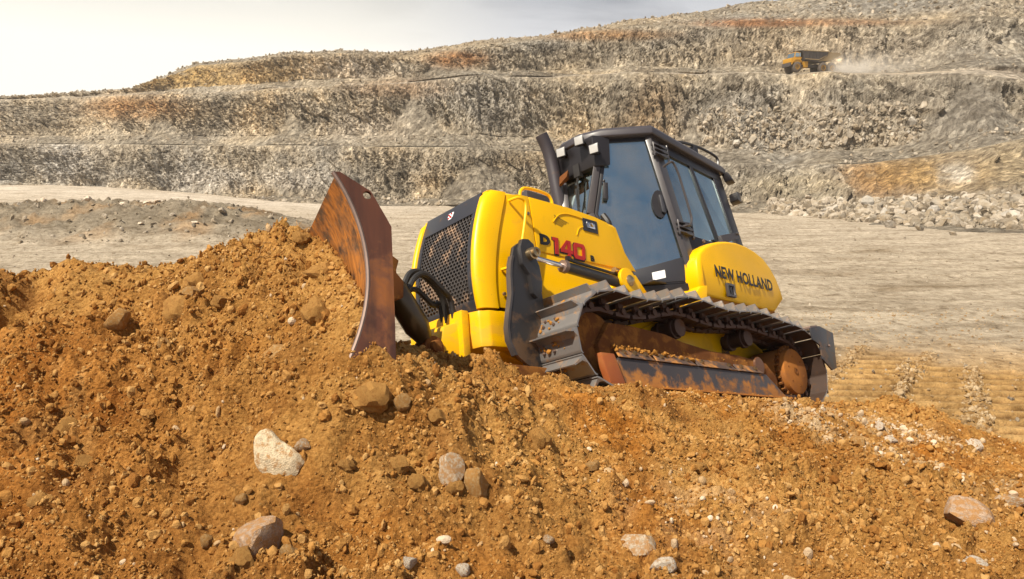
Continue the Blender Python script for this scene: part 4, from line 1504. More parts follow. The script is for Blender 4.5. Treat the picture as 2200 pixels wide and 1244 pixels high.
def dozer_blade():
    FR = [(0.0, 1.049), (-.079, .911), (-.129, .766), (-.169, .619), (-.177, .486), (-.170, .356), (-.155, .252), (-.129, .157), (-.082, .032), (-.055, -.03)]
    zz = np.array([p[1] for p in FR][::-1]); ff = np.array([p[0] for p in FR][::-1])
    c = np.polyfit(zz, ff, 5)
    prof = [(float(np.polyval(c, z)), z) for z in np.linspace(1.049, -.03, 22)]
    Wd = 3.0
    # mouldboard: curved sheet 25 mm thick
    g = G()
    rings = []
    for s in np.linspace(0.024, Wd - .024, 13):
        ring = [bp_(s, f + .004, z) for f, z in prof] + [bp_(s, f - .022, z) for f, z in prof[::-1]]
        rings.append(ring)
    g.loft(rings)
    g.build('mouldboard', M['bladeface'], DZ, smooth=50)
    # end plates
    back = [(-.013, 1.052), (-.184, .95), (-.293, .749), (-.293, .546), (-.291, .16), (-.287, -.02)]
    for s0, s1 in ((0.0, .024), (Wd - .024, Wd)):
        g = G()
        pf = [(f + .012, z) for f, z in prof]
        hole = [(-.165 + .020 * math.cos(a), .925 + .026 * math.sin(a)) for a in [2 * math.pi * k / 12 for k in range(12)]]
        # strip of quads between front curve and back outline, with the lifting hole cut out
        bb = []
        zs = [p[1] for p in pf]
        bz = np.array([p[1] for p in back][::-1]); bf = np.array([p[0] for p in back][::-1])
        vs = []; n = len(pf)
        zb = np.linspace(1.052, -.02, n)
        for (f, z), zq in zip(pf, zb):
            fb = float(np.interp(zq, bz, bf))
            vs.append((f, z)); vs.append((fb, zq))
        A = [bp_(s0, *p) for p in vs]; B = [bp_(s1, *p) for p in vs]
        fs = []
        N = len(vs)
        skip = ()
        for i in range(n - 1):
            a, b, c_, d = 2 * i, 2 * i + 1, 2 * i + 3, 2 * i + 2
            fs += [(a, b, c_, d), (N + a, N + d, N + c_, N + b), (a, d, N + d, N + a), (b, N + b, N + c_, c_)]
        fs += [(0, N, N + 1, 1), (N - 2, N - 1, 2 * N - 1, 2 * N - 2)]
        g.add(A + B, fs)
        ep = g.build('end_plate', M['blade'], DZ, smooth=0)
        if s0 == 0.0:
            cut = G()
            cut.tube([bp_(-.05, -.163, .925), bp_(.10, -.163, .925)], .024, 16)
            co = cut.build('cutter', M['blade'], None, smooth=0)
            co.matrix_world = Matrix.Identity(4)
            md = ep.modifiers.new('hole', 'BOOLEAN'); md.object = co; md.operation = 'DIFFERENCE'; md.solver = 'EXACT'
            par = ep.parent; ep.parent = None
            bpy.context.view_layer.update()
            dg = bpy.context.evaluated_depsgraph_get()
            me = bpy.data.meshes.new_from_object(ep.evaluated_get(dg))
            ep.modifiers.clear(); ep.data = me; ep.parent = par
            bpy.data.objects.remove(co)
        g = G()
        s_ = s0 - .006 if s0 == 0 else s1 + .006
        g.tube([bp_(s0 + .012, f + .010, z) for f, z in pf], .0135, 8)
        g.build('wear_strip', M['edge'], ep)
    # back structure: box ribs and plates
    g = G()
    for z0, z1, d0 in ((.86, .98, -.19), (.02, .30, -.27)):
        def fq(z): return float(np.polyval(c, z)) - .024
        g.hexa([bp_(.10, d0, z0), bp_(Wd - .1, d0, z0), bp_(Wd - .1, fq(z0), z0), bp_(.10, fq(z0), z0)],
               [bp_(.10, d0 + .03, z1), bp_(Wd - .1, d0 + .03, z1), bp_(Wd - .1, fq(z1), z1), bp_(.10, fq(z1), z1)])
    g.build('back_beam', M['blade'], DZ, bevel=0.01)
    g = G()
    for s in (.55, 1.05, 1.95, 2.45):
        g.loft([[bp_(s + o, -.28, .06), bp_(s + o, -.26, .9), bp_(s + o, -.20, .9), bp_(s + o, -.20, .06)] for o in (0, .03)])
    g.build('back_rib', M['blade'], DZ)
    g = G()
    pts = [bp_(.0, f, z) for f, z in [(-.05, -.06), (-.10, .11), (-.085, .11), (-.028, -.06)]]
    g.loft([[bp_(s, f, z) for f, z in [(-.052, -.09), (-.110, .10), (-.090, .105), (-.022, -.085)]] for s in (0.02, Wd - .02)])
    g.build('cutting_edge', M['edge'], DZ)


def track_path():
    """closed outline of the shoe plates (pad base), lower rear corner first, going forward underneath"""
    pts = [(-.27, .14), (-.13, .045), (.02, .005), (.6, .0), (1.2, .0), (1.8, .0), (2.4, .0), (2.95, .0), (3.20, .01), (3.42, .055), (3.57, .16), (3.655, .31), (3.655, .46), (3.60, .60), (3.50, .70),
           (3.34, .785), (3.14, .81), (2.92, .785), (2.72, .785), (2.50, .81), (2.30, .86), (2.10, .895), (1.92, .893), (1.74, .865), (1.50, .845), (1.25, .858), (1.05, .88), (.85, .895), (.62, .875), (.40, .85), (.10, .835), (-.12, .785), (-.27, .67), (-.345, .52), (-.365, .37), (-.33, .24)]
    P = np.array(pts + pts[:1])
    d = np.concatenate([[0], np.cumsum(np.hypot(*np.diff(P, axis=0).T))])
    n = 42
    t = np.linspace(0, d[-1], n, endpoint=False) + 0.085
    def ev(q):
        q = np.mod(q, d[-1])
        return np.array([np.interp(q, d, P[:, 0]), np.interp(q, d, P[:, 1])])
    out = []
    pitch = d[-1] / n
    for q in t:
        a = ev(q - pitch * .46); b = ev(q + pitch * .46)
        u = (b - a) / np.hypot(*(b - a))
        out.append(((a + b) / 2, u))
    return out, pitch


def make_shoe(pitch):
    """one track shoe: local x = travel direction, y = width, z = outwards"""
    g = G()
    L, w = pitch * .49, .31
    t = .014
    # pad plate with a slight curve at both ends and clipped corners
    prof = [(-L, -.016), (-L + .012, -.004), (-L + .03, 0), (L - .045, 0), (L - .02, .002), (L, .006)]
    top = [(x, -w, z + t) for x, z in prof]
    def sec(y, trim):
        return [(x, y, z) for x, z in prof] + [(x, y, z + t) for x, z in prof[::-1]]
    rings = [sec(-w, 0), sec(w, 0)]
    n = len(prof)
    vs = rings[0] + rings[1]
    N = 2 * n
    outer_f = []; inner_f = []
    for i in range(N):
        j = (i + 1) % N
        f = (i, j, N + j, N + i)
        if i < n - 1:
            inner_f.append(f)
        else:
            outer_f.append(f)
    g.add(vs, outer_f + [tuple(range(N - 1, -1, -1)), tuple(range(N, 2 * N))], 0)
    b = len(g.v) - len(vs)
    g.f += [tuple(b + k for k in f) for f in inner_f]; g.m += [1] * len(inner_f)
    # grouser bar with chamfered ends
    gx = L - .030
    h = .088
    lo = [(gx - .012, -w, t), (gx + .018, -w, t), (gx + .018, w, t), (gx - .012, w, t)]
    hi = [(gx - .001, -w + .035, t + h), (gx + .010, -w + .035, t + h), (gx + .010, w - .035, t + h), (gx - .001, w - .035, t + h)]
    g.hexa(lo, hi, 0)
    # heel fold seen at the outer end of every pad
    g.hexa([(gx - .05, -w, t), (gx - .01, -w, t), (gx - .01, w, t), (gx - .05, w, t)],
           [(gx - .018, -w + .01, t + .018), (gx - .008, -w + .01, t + .024), (gx - .008, w - .01, t + .024), (gx - .018, w - .01, t + .018)], 0)
    for y in (-.055, .055):
        for x in (-.035, .02):
            g.cyl((x, y, t), (x, y, t + .016), .013, 6, mi=2)
            g.cyl((x, y, t + .016), (x, y, t + .022), .009, 6, mi=2)
    me = g.build('shoe', [M['shoe'], M['shoein'], M['edge']], None, bevel=0.0, smooth=35)
    return me


def make_link(pitch):
    g = G()
    L = pitch * .5
    for y in (-.10, .10):
        s = 1 if y > 0 else -1
        # rail block and the web up to the shoe
        g.prism([(-L * .90, -.118), (L * .80, -.118), (L * .90, -.100), (L * .90, -.085), (-L * .90, -.085)], 1, y - .026, y + .026)
        g.prism([(-L * .55, -.086), (L * .45, -.086), (L * .20, -.05), (L * .30, -.002), (-L * .40, -.002), (-L * .30, -.05)], 1, y - .016, y + .016)
    g.cyl((0, -.14, -.07), (0, .14, -.07), .030, 10)
    return g


def dozer_track(side):
    ys = .71 * side
    shoes, pitch = track_path()
    proto = SH['mesh']
    # the chain's bushing band is the part; links and shoes are its sub-parts
    g = G()
    band = []
    for (c, u) in shoes:
        nrm = np.array([u[1], -u[0]])
        q0 = c - nrm * .062; q1 = c - nrm * .078
        band.append([(q0[0], ys - .085, q0[1]), (q0[0], ys + .085, q0[1]), (q1[0], ys + .085, q1[1]), (q1[0], ys - .085, q1[1])])
    n_ = len(band)
    g.add([p for r_ in band for p in r_], [(4 * k + i, 4 * k + (i + 1) % 4, 4 * ((k + 1) % n_) + (i + 1) % 4, 4 * ((k + 1) % n_) + i) for k in range(n_) for i in range(4)])
    ch = g.build('track', M['chain'], DZ, smooth=30)
    for (c, u) in shoes:
        nrm = np.array([u[1], -u[0]])
        X = Vector((u[0], 0, u[1])); Z = Vector((nrm[0], 0, nrm[1])); Y = Z.cross(X)
        o = bpy.data.objects.new('chain_link', SH['link'])
        COL.objects.link(o)
        o.parent = ch
        o.matrix_local = Matrix(((X.x, Y.x, Z.x, c[0]), (X.y, Y.y, Z.y, ys), (X.z, Y.z, Z.z, c[1]), (0, 0, 0, 1)))
    for (c, u) in shoes:
        nrm = np.array([u[1], -u[0]])
        X = Vector((u[0], 0, u[1])); Z = Vector((nrm[0], 0, nrm[1])); Y = Z.cross(X)
        o = bpy.data.objects.new('shoe', proto)
        COL.objects.link(o)
        o.parent = ch
        o.matrix_local = Matrix(((X.x, Y.x, Z.x, c[0]), (X.y, Y.y, Z.y, ys), (X.z, Y.z, Z.z, c[1]), (0, 0, 0, 1)))
    s = side
    # sprocket with final drive cover
    g = G()
    n = 26
    for k in range(n):
        a = 2 * math.pi * k / n
        a1, a2 = a - .055, a + .055
        for r0, r1 in ((.225, .295),):
            pts = [(.02 + r0 * math.cos(a1), .38 + r0 * math.sin(a1)), (.02 + r1 * math.cos(a - .03), .38 + r1 * math.sin(a - .03)),
                   (.02 + r1 * math.cos(a + .03), .38 + r1 * math.sin(a + .03)), (.02 + r0 * math.cos(a2), .38 + r0 * math.sin(a2))]
            g.prism(pts, 1, s * .775, s * .815)
    g.lathe((.02, s * .775, .38), (0, s, 0), [(.25, 0), (.262, .004), (.262, .036), (.25, .04)], 36)
    sp = g.build('sprocket', M['mudbrown'], DZ, smooth=30)
    g = G()
    g.lathe((.02, s * .45, .38), (0, s, 0), [(.27, 0), (.27, .30), (.265, .31), (.20, .312)], 40)
    g.lathe((.02, s * .815, .38), (0, s, 0), [(.255, 0), (.255, .012), (.246, .045), (.236, .050), (.04, .050), (.036, .044), (.03, .034)], 44)
    fd = g.build('final_drive', M['caked'], DZ, smooth=30)
    g = G()
    for k in range(6):
        a = 2 * math.pi * k / 6 + .3
        bolt(g, (.02 + .16 * math.cos(a), s * .865, .38 + .16 * math.sin(a)), (0, s, 0), .008, .006)
    g.lathe((.02, s * .866, .38), (0, s, 0), [(.034, 0), (.034, .006), (.022, .006), (.022, .001)], 20)
    g.build('cover_bolt', M['mudbrown'], fd)
    # idler wheel at the front
    g = G()
    g.lathe((3.20, s * .62, .40), (0, s, 0), [(.10, -.01), (.24, .0), (.285, .02), (.29, .03), (.29, .15), (.285, .16), (.24, .18), (.10, .19)], 40)
    g.build('idler', M['mudbrown'], DZ, smooth=30)
    # carrier rollers
    for x, z in ((1.96, .685), (.76, .70)):
        g = G()
        g.lathe((x, s * .50, z), (0, s, 0), [(.05, -.12), (.06, -.05), (.075, 0), (.075, .05), (.098, .055), (.098, .09), (.075, .095), (.075, .20), (.098, .205), (.098, .24), (.085, .245), (.085, .285), (.05, .29)], 28)
        g.hexa([(x - .12, s * .36, z - .30), (x + .12, s * .36, z - .30), (x + .12, s * .50, z - .30), (x - .12, s * .50, z - .30)],
               [(x - .05, s * .36, z + .03), (x + .05, s * .36, z + .03), (x + .05, s * .50, z + .03), (x - .05, s * .50, z + .03)])
        g.build('carrier_roller', M['chain'], DZ, smooth=30)
    # track frame beam with the mud packed on top of it
    g = G()
    g.prism([(3.08, .60), (2.78, .60), (2.32, .575), (2.06, .525), (1.62, .48), (1.13, .475), (.62, .43), (.45, .30), (.45, .16), (3.2, .16), (3.25, .40)], 1, s * .52, s * .86)
    tf = g.build('track_frame', M['mudbrown'], DZ, bevel=0.03)
    # long side guard, its slanted front plate and the row of upper guard plates
    g = G()
    g.hexa([(.50, s * .93, .06), (3.26, s * .93, .06), (3.26, s * .955, .06), (.50, s * .955, .06)],
           [(.80, s * .905, .285), (3.10, s * .905, .285), (3.10, s * .93, .285), (.80, s * .93, .285)])
    g.build('side_guard', M['guard'], DZ, bevel=0.004)
    g = G()
    g.hexa([(.45, s * .90, .045), (3.30, s * .90, .045), (3.30, s * .99, .045), (.45, s * .99, .045)],
           [(.45, s * .90, .060), (3.30, s * .90, .060), (3.30, s * .985, .060), (.45, s * .985, .060)])
    g.build('guard_flange', M['caked'], DZ)
    g = G()
    g.hexa([(3.12, s * .925, .06), (3.30, s * .925, .06), (3.30, s * .985, .06), (3.12, s * .985, .06)],
           [(3.20, s * .90, .30), (3.36, s * .90, .30), (3.36, s * .97, .30), (3.20, s * .97, .30)])
    g.build('guard_end', M['rustor'], DZ, bevel=0.006)
    xs_ = [(3.10, 2.62), (2.60, 2.02), (1.99, 1.34), (1.32, .86)]
    for k, (xa, xb) in enumerate(xs_):
        g = G()
        t0 = .385 - .004 * k
        g.hexa([(xb, s * .928, .290), (xa, s * .928, .290), (xa, s * .945, .290), (xb, s * .945, .290)],
               [(xb + .05, s * .845, t0), (xa - .05, s * .845, t0), (xa - .05, s * .862, t0), (xb + .05, s * .862, t0)])
        gp = g.build('guard_plate', M['gplate'], DZ, bevel=0.003)
        g = G()
        for x in np.linspace(xb + .1, xa - .1, 2 if k else 3):
            bolt(g, (x, s * .905, .335), (0, s * .7, .6), .02, .022)
        g.build('guard_bolt', M['brass'], gp)
    # track rollers below
    for x in np.linspace(.55, 2.85, 6):
        g = G()
        g.lathe((x, s * .60, .20), (0, s, 0), [(.07, 0), (.095, .01), (.095, .06), (.07, .07), (.07, .15), (.095, .16), (.095, .21), (.07, .22)], 18)
        g.build('track_roller', M['mudbrown'], DZ)
    # small hydraulic motor disc between guard and sprocket
    g = G()
    g.lathe((.80, s * .70, .385), (0, s, 0), [(.085, 0), (.095, .01), (.095, .17), (.085, .18), (.03, .182)], 26)
    g.build('motor_cover', M['motor'], DZ, smooth=30)


SH = {}


# ------------------------------------------------------------------ cab
def dr(s, z, off=0.0):
    """point in the slanted plane of the cab door"""
    return (2.029 - .763 * s + .647 * off, .401 + .647 * s + .763 * off, z)


DN = np.array([.647, .763, 0.0])


def post(x, y): return x, y


def B_(z):      # rear edge of the door (B pillar line)
    t = (z - 1.18) / 1.62
    return np.array([1.575 + .19 * t, .785 - .155 * t, z])


def C_(z):      # rear corner pillar
    t = (z - 1.2) / 1.6
    return np.array([.37 - .09 * t, .79 - .27 * t, z])


def S_(u, z, off=0.0):
    p = B_(z) * (1 - u) + C_(z) * u
    return (p[0], p[1] + off, p[2])


def flip(p):
    return (p[0], -p[1], p[2])


def dozer_cab():
    for sgn in (1, -1):
        f = (lambda p: tuple(p)) if sgn == 1 else flip
        dn = DN * np.array([1, sgn, 1])
        # door: steel edge, glass and lower panel
        outer = [dr(.585, 1.18), dr(.345, 2.78), dr(-.105, 2.78), dr(-.312, 1.965), dr(-.005, 1.18)]
        inner = [dr(.515, 1.445), dr(.318, 2.735), dr(-.085, 2.735), dr(-.278, 1.955), dr(-.055, 1.335)]
        g = G()
        ring_frame(g, [f(p) for p in outer], [f(p) for p in inner], dn, .035)
        door = g.build('cab_door', M['black'], DZ, bevel=0.004)
        if sgn == 1:
            door['label'] = 'tall five-sided door with dark glass and a plain black lower panel'
        g = G()
        g.slab([f(dr(s, z, -.012)) for s, z in [(.52, 1.44), (.325, 2.74), (-.09, 2.74), (-.283, 1.956), (-.05, 1.32)]], dn, .006)
        g.build('pane', M['glass'], door, smooth=0)
        g = G()
        g.slab([f(dr(s, z, .006)) for s, z in [(.575, 1.20), (.535, 1.452), (-.062, 1.328), (.0, 1.20)]], dn, .03)
        g.build('lower_panel', M['grey'], door, bevel=0.004)
        if sgn == 1:
            g = G()
            g.slab([dr(s, z, .009) for s, z in [(.305, 1.245), (.305, 1.325), (.175, 1.305), (.175, 1.225)]], dn, .003)
            g.build('sticker', M['white'], door, smooth=0)
            g = G()      # inner latch and outer handle with its oval shield
            g.slab([dr(.35 + .075 * math.cos(a) * 1.0, 2.02 + .15 * math.sin(a), .012) for a in [2 * math.pi * k / 16 for k in range(16)]], dn, .012)
            hs = g.build('handle_shield', M['black'], door, smooth=0)
            g = G()
            g.slab([dr(s, z, .05) for s, z in [(.40, 1.90), (.385, 2.10), (.345, 2.11), (.355, 1.92)]], dn, .045)
            g.build('handle', M['grey'], hs, bevel=0.012)
            g = G()
            g.slab([dr(s, z, .05) for s, z in [(-.165, 2.09), (-.150, 2.27), (-.195, 2.28), (-.215, 2.10)]], dn, .05)
            g.cyl(dr(-.185, 2.285, .03), dr(-.183, 2.31, .03), .014, 8)
            g.build('lock_box', M['black'], door, bevel=0.014)
            g = G()
            g.tube(smooth_path([dr(-.235, 1.93, .02), dr(-.20, 1.84, .05), dr(-.19, 1.78, .03), dr(-.17, 1.72, .02)], 3), .035, 8)
            g.build('door_stay', M['rubber'], door)
        # A pillar following the door edge
        g = G()
        path = [(-.15, 2.80), (-.365, 1.965), (-.045, 1.17)]
        def band(s0, s1, z0, z1, w):
            n_ = unit(np.array([z1 - z0, -(s1 - s0)])) * w
            P = [dr(s0 + n_[0], z0 + n_[1]), dr(s1 + n_[0], z1 + n_[1]), dr(s1 - n_[0], z1 - n_[1]), dr(s0 - n_[0], z0 - n_[1])]
            g.slab([f(np.array(p) + DN * .012) for p in P], dn, .07)
        band(-.150, -.358, 2.80, 1.965, .036)
        band(-.358, -.040, 1.965, 1.17, .036)
        g.build('front_pillar_post', M['steelblk'], DZ, bevel=0.008)
        # B pillar
        g = G()
        lo = [B_(1.15) + np.array([.06, -.02, 0]), B_(1.15) + np.array([.02, .022, 0]), np.array(S_(.09, 1.15, .012)), np.array(S_(.09, 1.15, -.06))]
        hi = [B_(2.82) + np.array([.05, -.03, 0]), B_(2.82) + np.array([.015, .02, 0]), np.array(S_(.10, 2.82, .012)), np.array(S_(.10, 2.82, -.06))]
        g.hexa([f(p) for p in lo], [f(p) for p in hi])
        g.build('door_post', M['steelblk'], DZ, bevel=0.008)
        # rear side: rails and mullion between the panes
        def quad(u0, u1, u2, u3, z0, z1, th=.05, off=0.0):
            P = [S_(u0, z0, off), S_(u1, z0, off), S_(u2, z1, off), S_(u3, z1, off)]
            Q = [(p[0], p[1] - th, p[2]) for p in P]
            return [f(p) for p in P], [f(p) for p in Q]
        g = G()
        for args in ((.095, 1.0, 1.0, .10, 2.655, 2.82), (.09, 1.0, 1.0, .09, 1.15, 1.72), (.58, .615, .545, .50, 1.72, 2.655), (.885, 1.0, 1.0, .86, 1.72, 2.655)):
            a, b = quad(*args)
            g.hexa(a, b)
        g.build('rear_side_frame', M['black'], DZ, bevel=0.006)
        for args in ((.088, .582, .502, .098, 1.715, 2.66), (.613, .888, .862, .543, 1.715, 2.66)):
            g = G()
            a, b = quad(*args, th=.006, off=-.018)
            g.hexa(a, b)
            g.build('side_window', M['glass'], DZ, smooth=0)
        # base skirt
        g = G()
        g.hexa([f(p) for p in [(2.03, .05, 1.02), (2.00, .395, 1.05), (1.56, .77, 1.07), (.36, .77, 1.07)]], [f(p) for p in [(2.05, .05, 1.175), (2.035, .41, 1.175), (1.575, .80, 1.175), (.36, .80, 1.175)]])
        g.build('cab_base', M['black'], DZ, bevel=0.006)
    # windscreen between the front pillars
    g = G()
    o_ = [(2.285, .19, 1.90), (2.115, .335, 2.80), (2.115, -.335, 2.80), (2.285, -.19, 1.90)]
    i_ = [(2.272, .155, 1.97), (2.175, .265, 2.50), (2.175, -.265, 2.50), (2.272, -.155, 1.97)]
    ring_frame(g, o_, i_, (1, 0, .19), .03)
    wf = g.build('windscreen_frame', M['black'], DZ)
    g = G()
    g.slab([(2.268, .165, 1.95), (2.168, .28, 2.52), (2.168, -.28, 2.52), (2.268, -.165, 1.95)], (1, 0, .19), .006)
    g.build('windscreen', M['glass'], wf, smooth=0)
    g = G()
    g.hexa([(2.03, .40, 1.18), (2.29, .19, 1.90), (2.29, -.19, 1.90), (2.03, -.40, 1.18)], [(1.98, .38, 1.18), (2.24, .17, 1.93), (2.24, -.17, 1.93), (1.98, -.38, 1.18)])
    g.build('front_firewall', M['black'], DZ)
    # wiper
    g = G()
    g.tube([(2.215, .02, 2.56), (2.25, .01, 2.38), (2.285, .03, 2.10)], [.016, .013, .007], 6)
    g.box(2.20, 2.26, -.02, .06, 2.44, 2.58)
    g.box(2.27, 2.29, .0, .02, 1.98, 2.3)
    g.build('wiper', M['rubber'], DZ)
    # mirror under the visor
    g = G()
    g.hexa([(2.28, -.22, 2.40), (2.34, -.16, 2.40), (2.36, -.03, 2.44), (2.30, -.06, 2.43)], [(2.28, -.22, 2.50), (2.32, -.16, 2.50), (2.33, -.03, 2.52), (2.28, -.06, 2.52)])
    g.tube([(2.30, -.2, 2.48), (2.28, -.25, 2.60)], .012, 6)
    g.build('mirror', M['mudbrown'], DZ, bevel=0.012)
    # roof with bevelled rim, and visor
    def outline(k, z, dzf=0):
        P = [(2.19, .345), (2.30, .12), (2.30, -.12), (2.19, -.345), (1.79, -.70), (.20, -.56), (.20, .56), (1.79, .70)]
        cx, cy = 1.3, 0
        return [(cx + (x - cx) * k, cy + (y - cy) * k, z + (0.0 if x < 2.25 else dzf)) for x, y in P]
    g = G()
    g.loft([outline(.985, 2.775), outline(1.0, 2.79), outline(1.0, 2.845), outline(.965, 2.885, .0), outline(.80, 2.90)])
    rf = g.build('roof', M['roof'], DZ, bevel=0.006)
    g = G()
    g.hexa([(2.12, -.33, 2.50), (2.24, -.26, 2.50), (2.24, .26, 2.47), (2.12, .36, 2.47)], [(2.10, -.33, 2.79), (2.28, -.28, 2.79), (2.28, .30, 2.79), (2.10, .38, 2.79)])
    g.build('visor', M['black'], DZ, bevel=0.012)
    for (x, y, z) in [(2.34, -.085, 2.735), (2.36, .19, 2.745), (2.33, .345, 2.595)]:
        g = G()
        d = unit([1, .35, -.10])
        sd = unit(np.cross([0, 0, 1], d)); up = np.cross(d, sd)
        c = np.array([x, y, z])
        def q(a, b, c_): return c + sd * a + up * b + d * c_
        r_ = .052
        g.hexa([q(-r_, -r_, .02), q(r_, -r_, .02), q(r_, r_, .02), q(-r_, r_, .02)], [q(-r_ * .7, -r_ * .7, -.06), q(r_ * .7, -r_ * .7, -.06), q(r_ * .7, r_ * .7, -.06), q(-r_ * .7, r_ * .7, -.06)])
        g.tube([c - d * .05, c - d * .14], .02, 6)
        wl = g.build('work_light', M['black'], DZ, bevel=0.006)
        g = G()
        r_ = .044
        g.hexa([q(-r_, -r_, .019), q(r_, -r_, .019), q(r_, r_, .019), q(-r_, r_, .019)], [q(-r_, -r_, .025), q(r_, -r_, .025), q(r_, r_, .025), q(-r_, r_, .025)])
        g.build('lens', M['lens'], wl, bevel=0.003)
    # roof rail near the rear
    g = G()
    g.tube(smooth_path([(1.14, .50, 2.87), (1.12, .50, 2.95), (1.02, .50, 2.99), (.85, .50, 3.02), (.62, .50, 3.04), (.42, .50, 3.04), (.26, .50, 3.02), (.22, .50, 2.98), (.24, .50, 2.87)], 4), .016, 8)
    g.box(.66, .74, .46, .52, 2.95, 3.02)
    g.build('roof_rail', M['black'], DZ)
    # long tubular handle and the two hinge sets on the rear post
    g = G()
    g.tube(smooth_path([(1.70, .705, 2.42), (1.70, .79, 2.435), (1.66, .80, 2.43), (1.60, .80, 2.33), (1.55, .80, 2.15), (1.505, .80, 1.96), (1.49, .80, 1.86), (1.53, .80, 1.79), (1.60, .80, 1.765), (1.65, .745, 1.755)], 4), .0125, 8)
    g.build('grab_bar', M['edgeblk'], DZ)
    for zc, xa, ya in ((2.60, 1.745, .66), (1.74, 1.64, .74)):
        g = G()
        for k in range(3):
            z = zc + .055 - k * .05
            g.prism([(xa + .06, z - .010), (xa + .06, z + .014), (xa - .02, z + .008), (xa - .10, z + .018), (xa - .17, z + .014), (xa - .17, z - .012), (xa - .10, z - .018), (xa - .02, z - .004)], 1, ya + .0, ya + .05)
        g.cyl((xa - .165, ya + .04, zc - .085), (xa - .165, ya + .04, zc + .095), .012, 8)
        g.cyl((xa + .055, ya + .03, zc - .075), (xa + .055, ya + .03, zc + .08), .010, 8)
        g.build('hinge', M['steelblk'], DZ, bevel=0.003)
    # rear lamp housing and rear roof brackets
    g = G()
    g.hexa([(.20, .55, 2.42), (.06, .50, 2.42), (.06, .62, 2.42), (.20, .66, 2.42)], [(.20, .55, 2.52), (.04, .50, 2.56), (.04, .62, 2.56), (.20, .66, 2.52)])
    g.hexa([(.22, .54, 2.68), (.08, .50, 2.68), (.08, .60, 2.68), (.22, .64, 2.68)], [(.24, .52, 2.79), (.14, .50, 2.79), (.14, .58, 2.79), (.24, .60, 2.79)])
    g.build('rear_lamp', M['black'], DZ, bevel=0.012)
    g = G()
    g.hexa([(.92, .73, 1.70), (.92, .79, 1.70), (.62, .81, 1.82), (.60, .74, 1.82)], [(.93, .73, 1.80), (.93, .77, 1.80), (.58, .80, 1.90), (.56, .74, 1.90)])
    bolt(g, (.64, .80, 1.86), (0, 1, .3), .02, .02)
    g.build('window_catch', M['steelblk'], DZ, bevel=0.008)
    g = G()
    for u in (.17, .32, .47):
        p = S_(u, 1.69, .0)
        bolt(g, p, (0, 1, 0), .02, .016)
    g.build('frame_bolt', M['edge'], DZ)
    # interior
    g = G()
    g.box(.85, 1.35, -.25, .25, 1.42, 1.58)
    g.hexa([(.80, -.24, 1.55), (.93, -.24, 1.55), (.93, .24, 1.55), (.80, .24, 1.55)], [(.66, -.20, 2.25), (.76, -.20, 2.25), (.76, .20, 2.25), (.66, .20, 2.25)])
    g.box(.62, .74, -.12, .12, 2.25, 2.42)
    g.build('driver_seat', M['seat'], DZ, bevel=0.04)
    g = G()
    g.box(1.0, 1.5, .32, .46, 1.40, 1.75); g.box(1.0, 1.5, -.46, -.32, 1.40, 1.75)
    g.tube([(1.45, .39, 1.75), (1.50, .38, 1.95)], .018, 8); g.tube([(1.45, -.39, 1.75), (1.50, -.38, 1.95)], .018, 8)
    g.box(1.86, 2.06, -.22, .22, 1.30, 1.90)
    g.box(.42, 2.0, -.60, .60, 1.18, 1.20)
    g.build('control_console', M['black'], DZ, bevel=0.02)
    # rear wall of the cab
    g = G()
    ring_frame(g, [tuple(C_(1.16)), tuple(C_(2.80)), flip(C_(2.80)), flip(C_(1.16))],
               [(.355, .66, 1.75), (.30, .47, 2.65), (.30, -.47, 2.65), (.355, -.66, 1.75)], (-1, 0, 0), .04)
    rw = g.build('rear_window_frame', M['black'], DZ)
    g = G()
    g.slab([(.37, .67, 1.74), (.315, .48, 2.66), (.315, -.48, 2.66), (.37, -.67, 1.74)], (-1, 0, 0), .006)
    g.build('rear_window', M['glass'], rw, smooth=0)


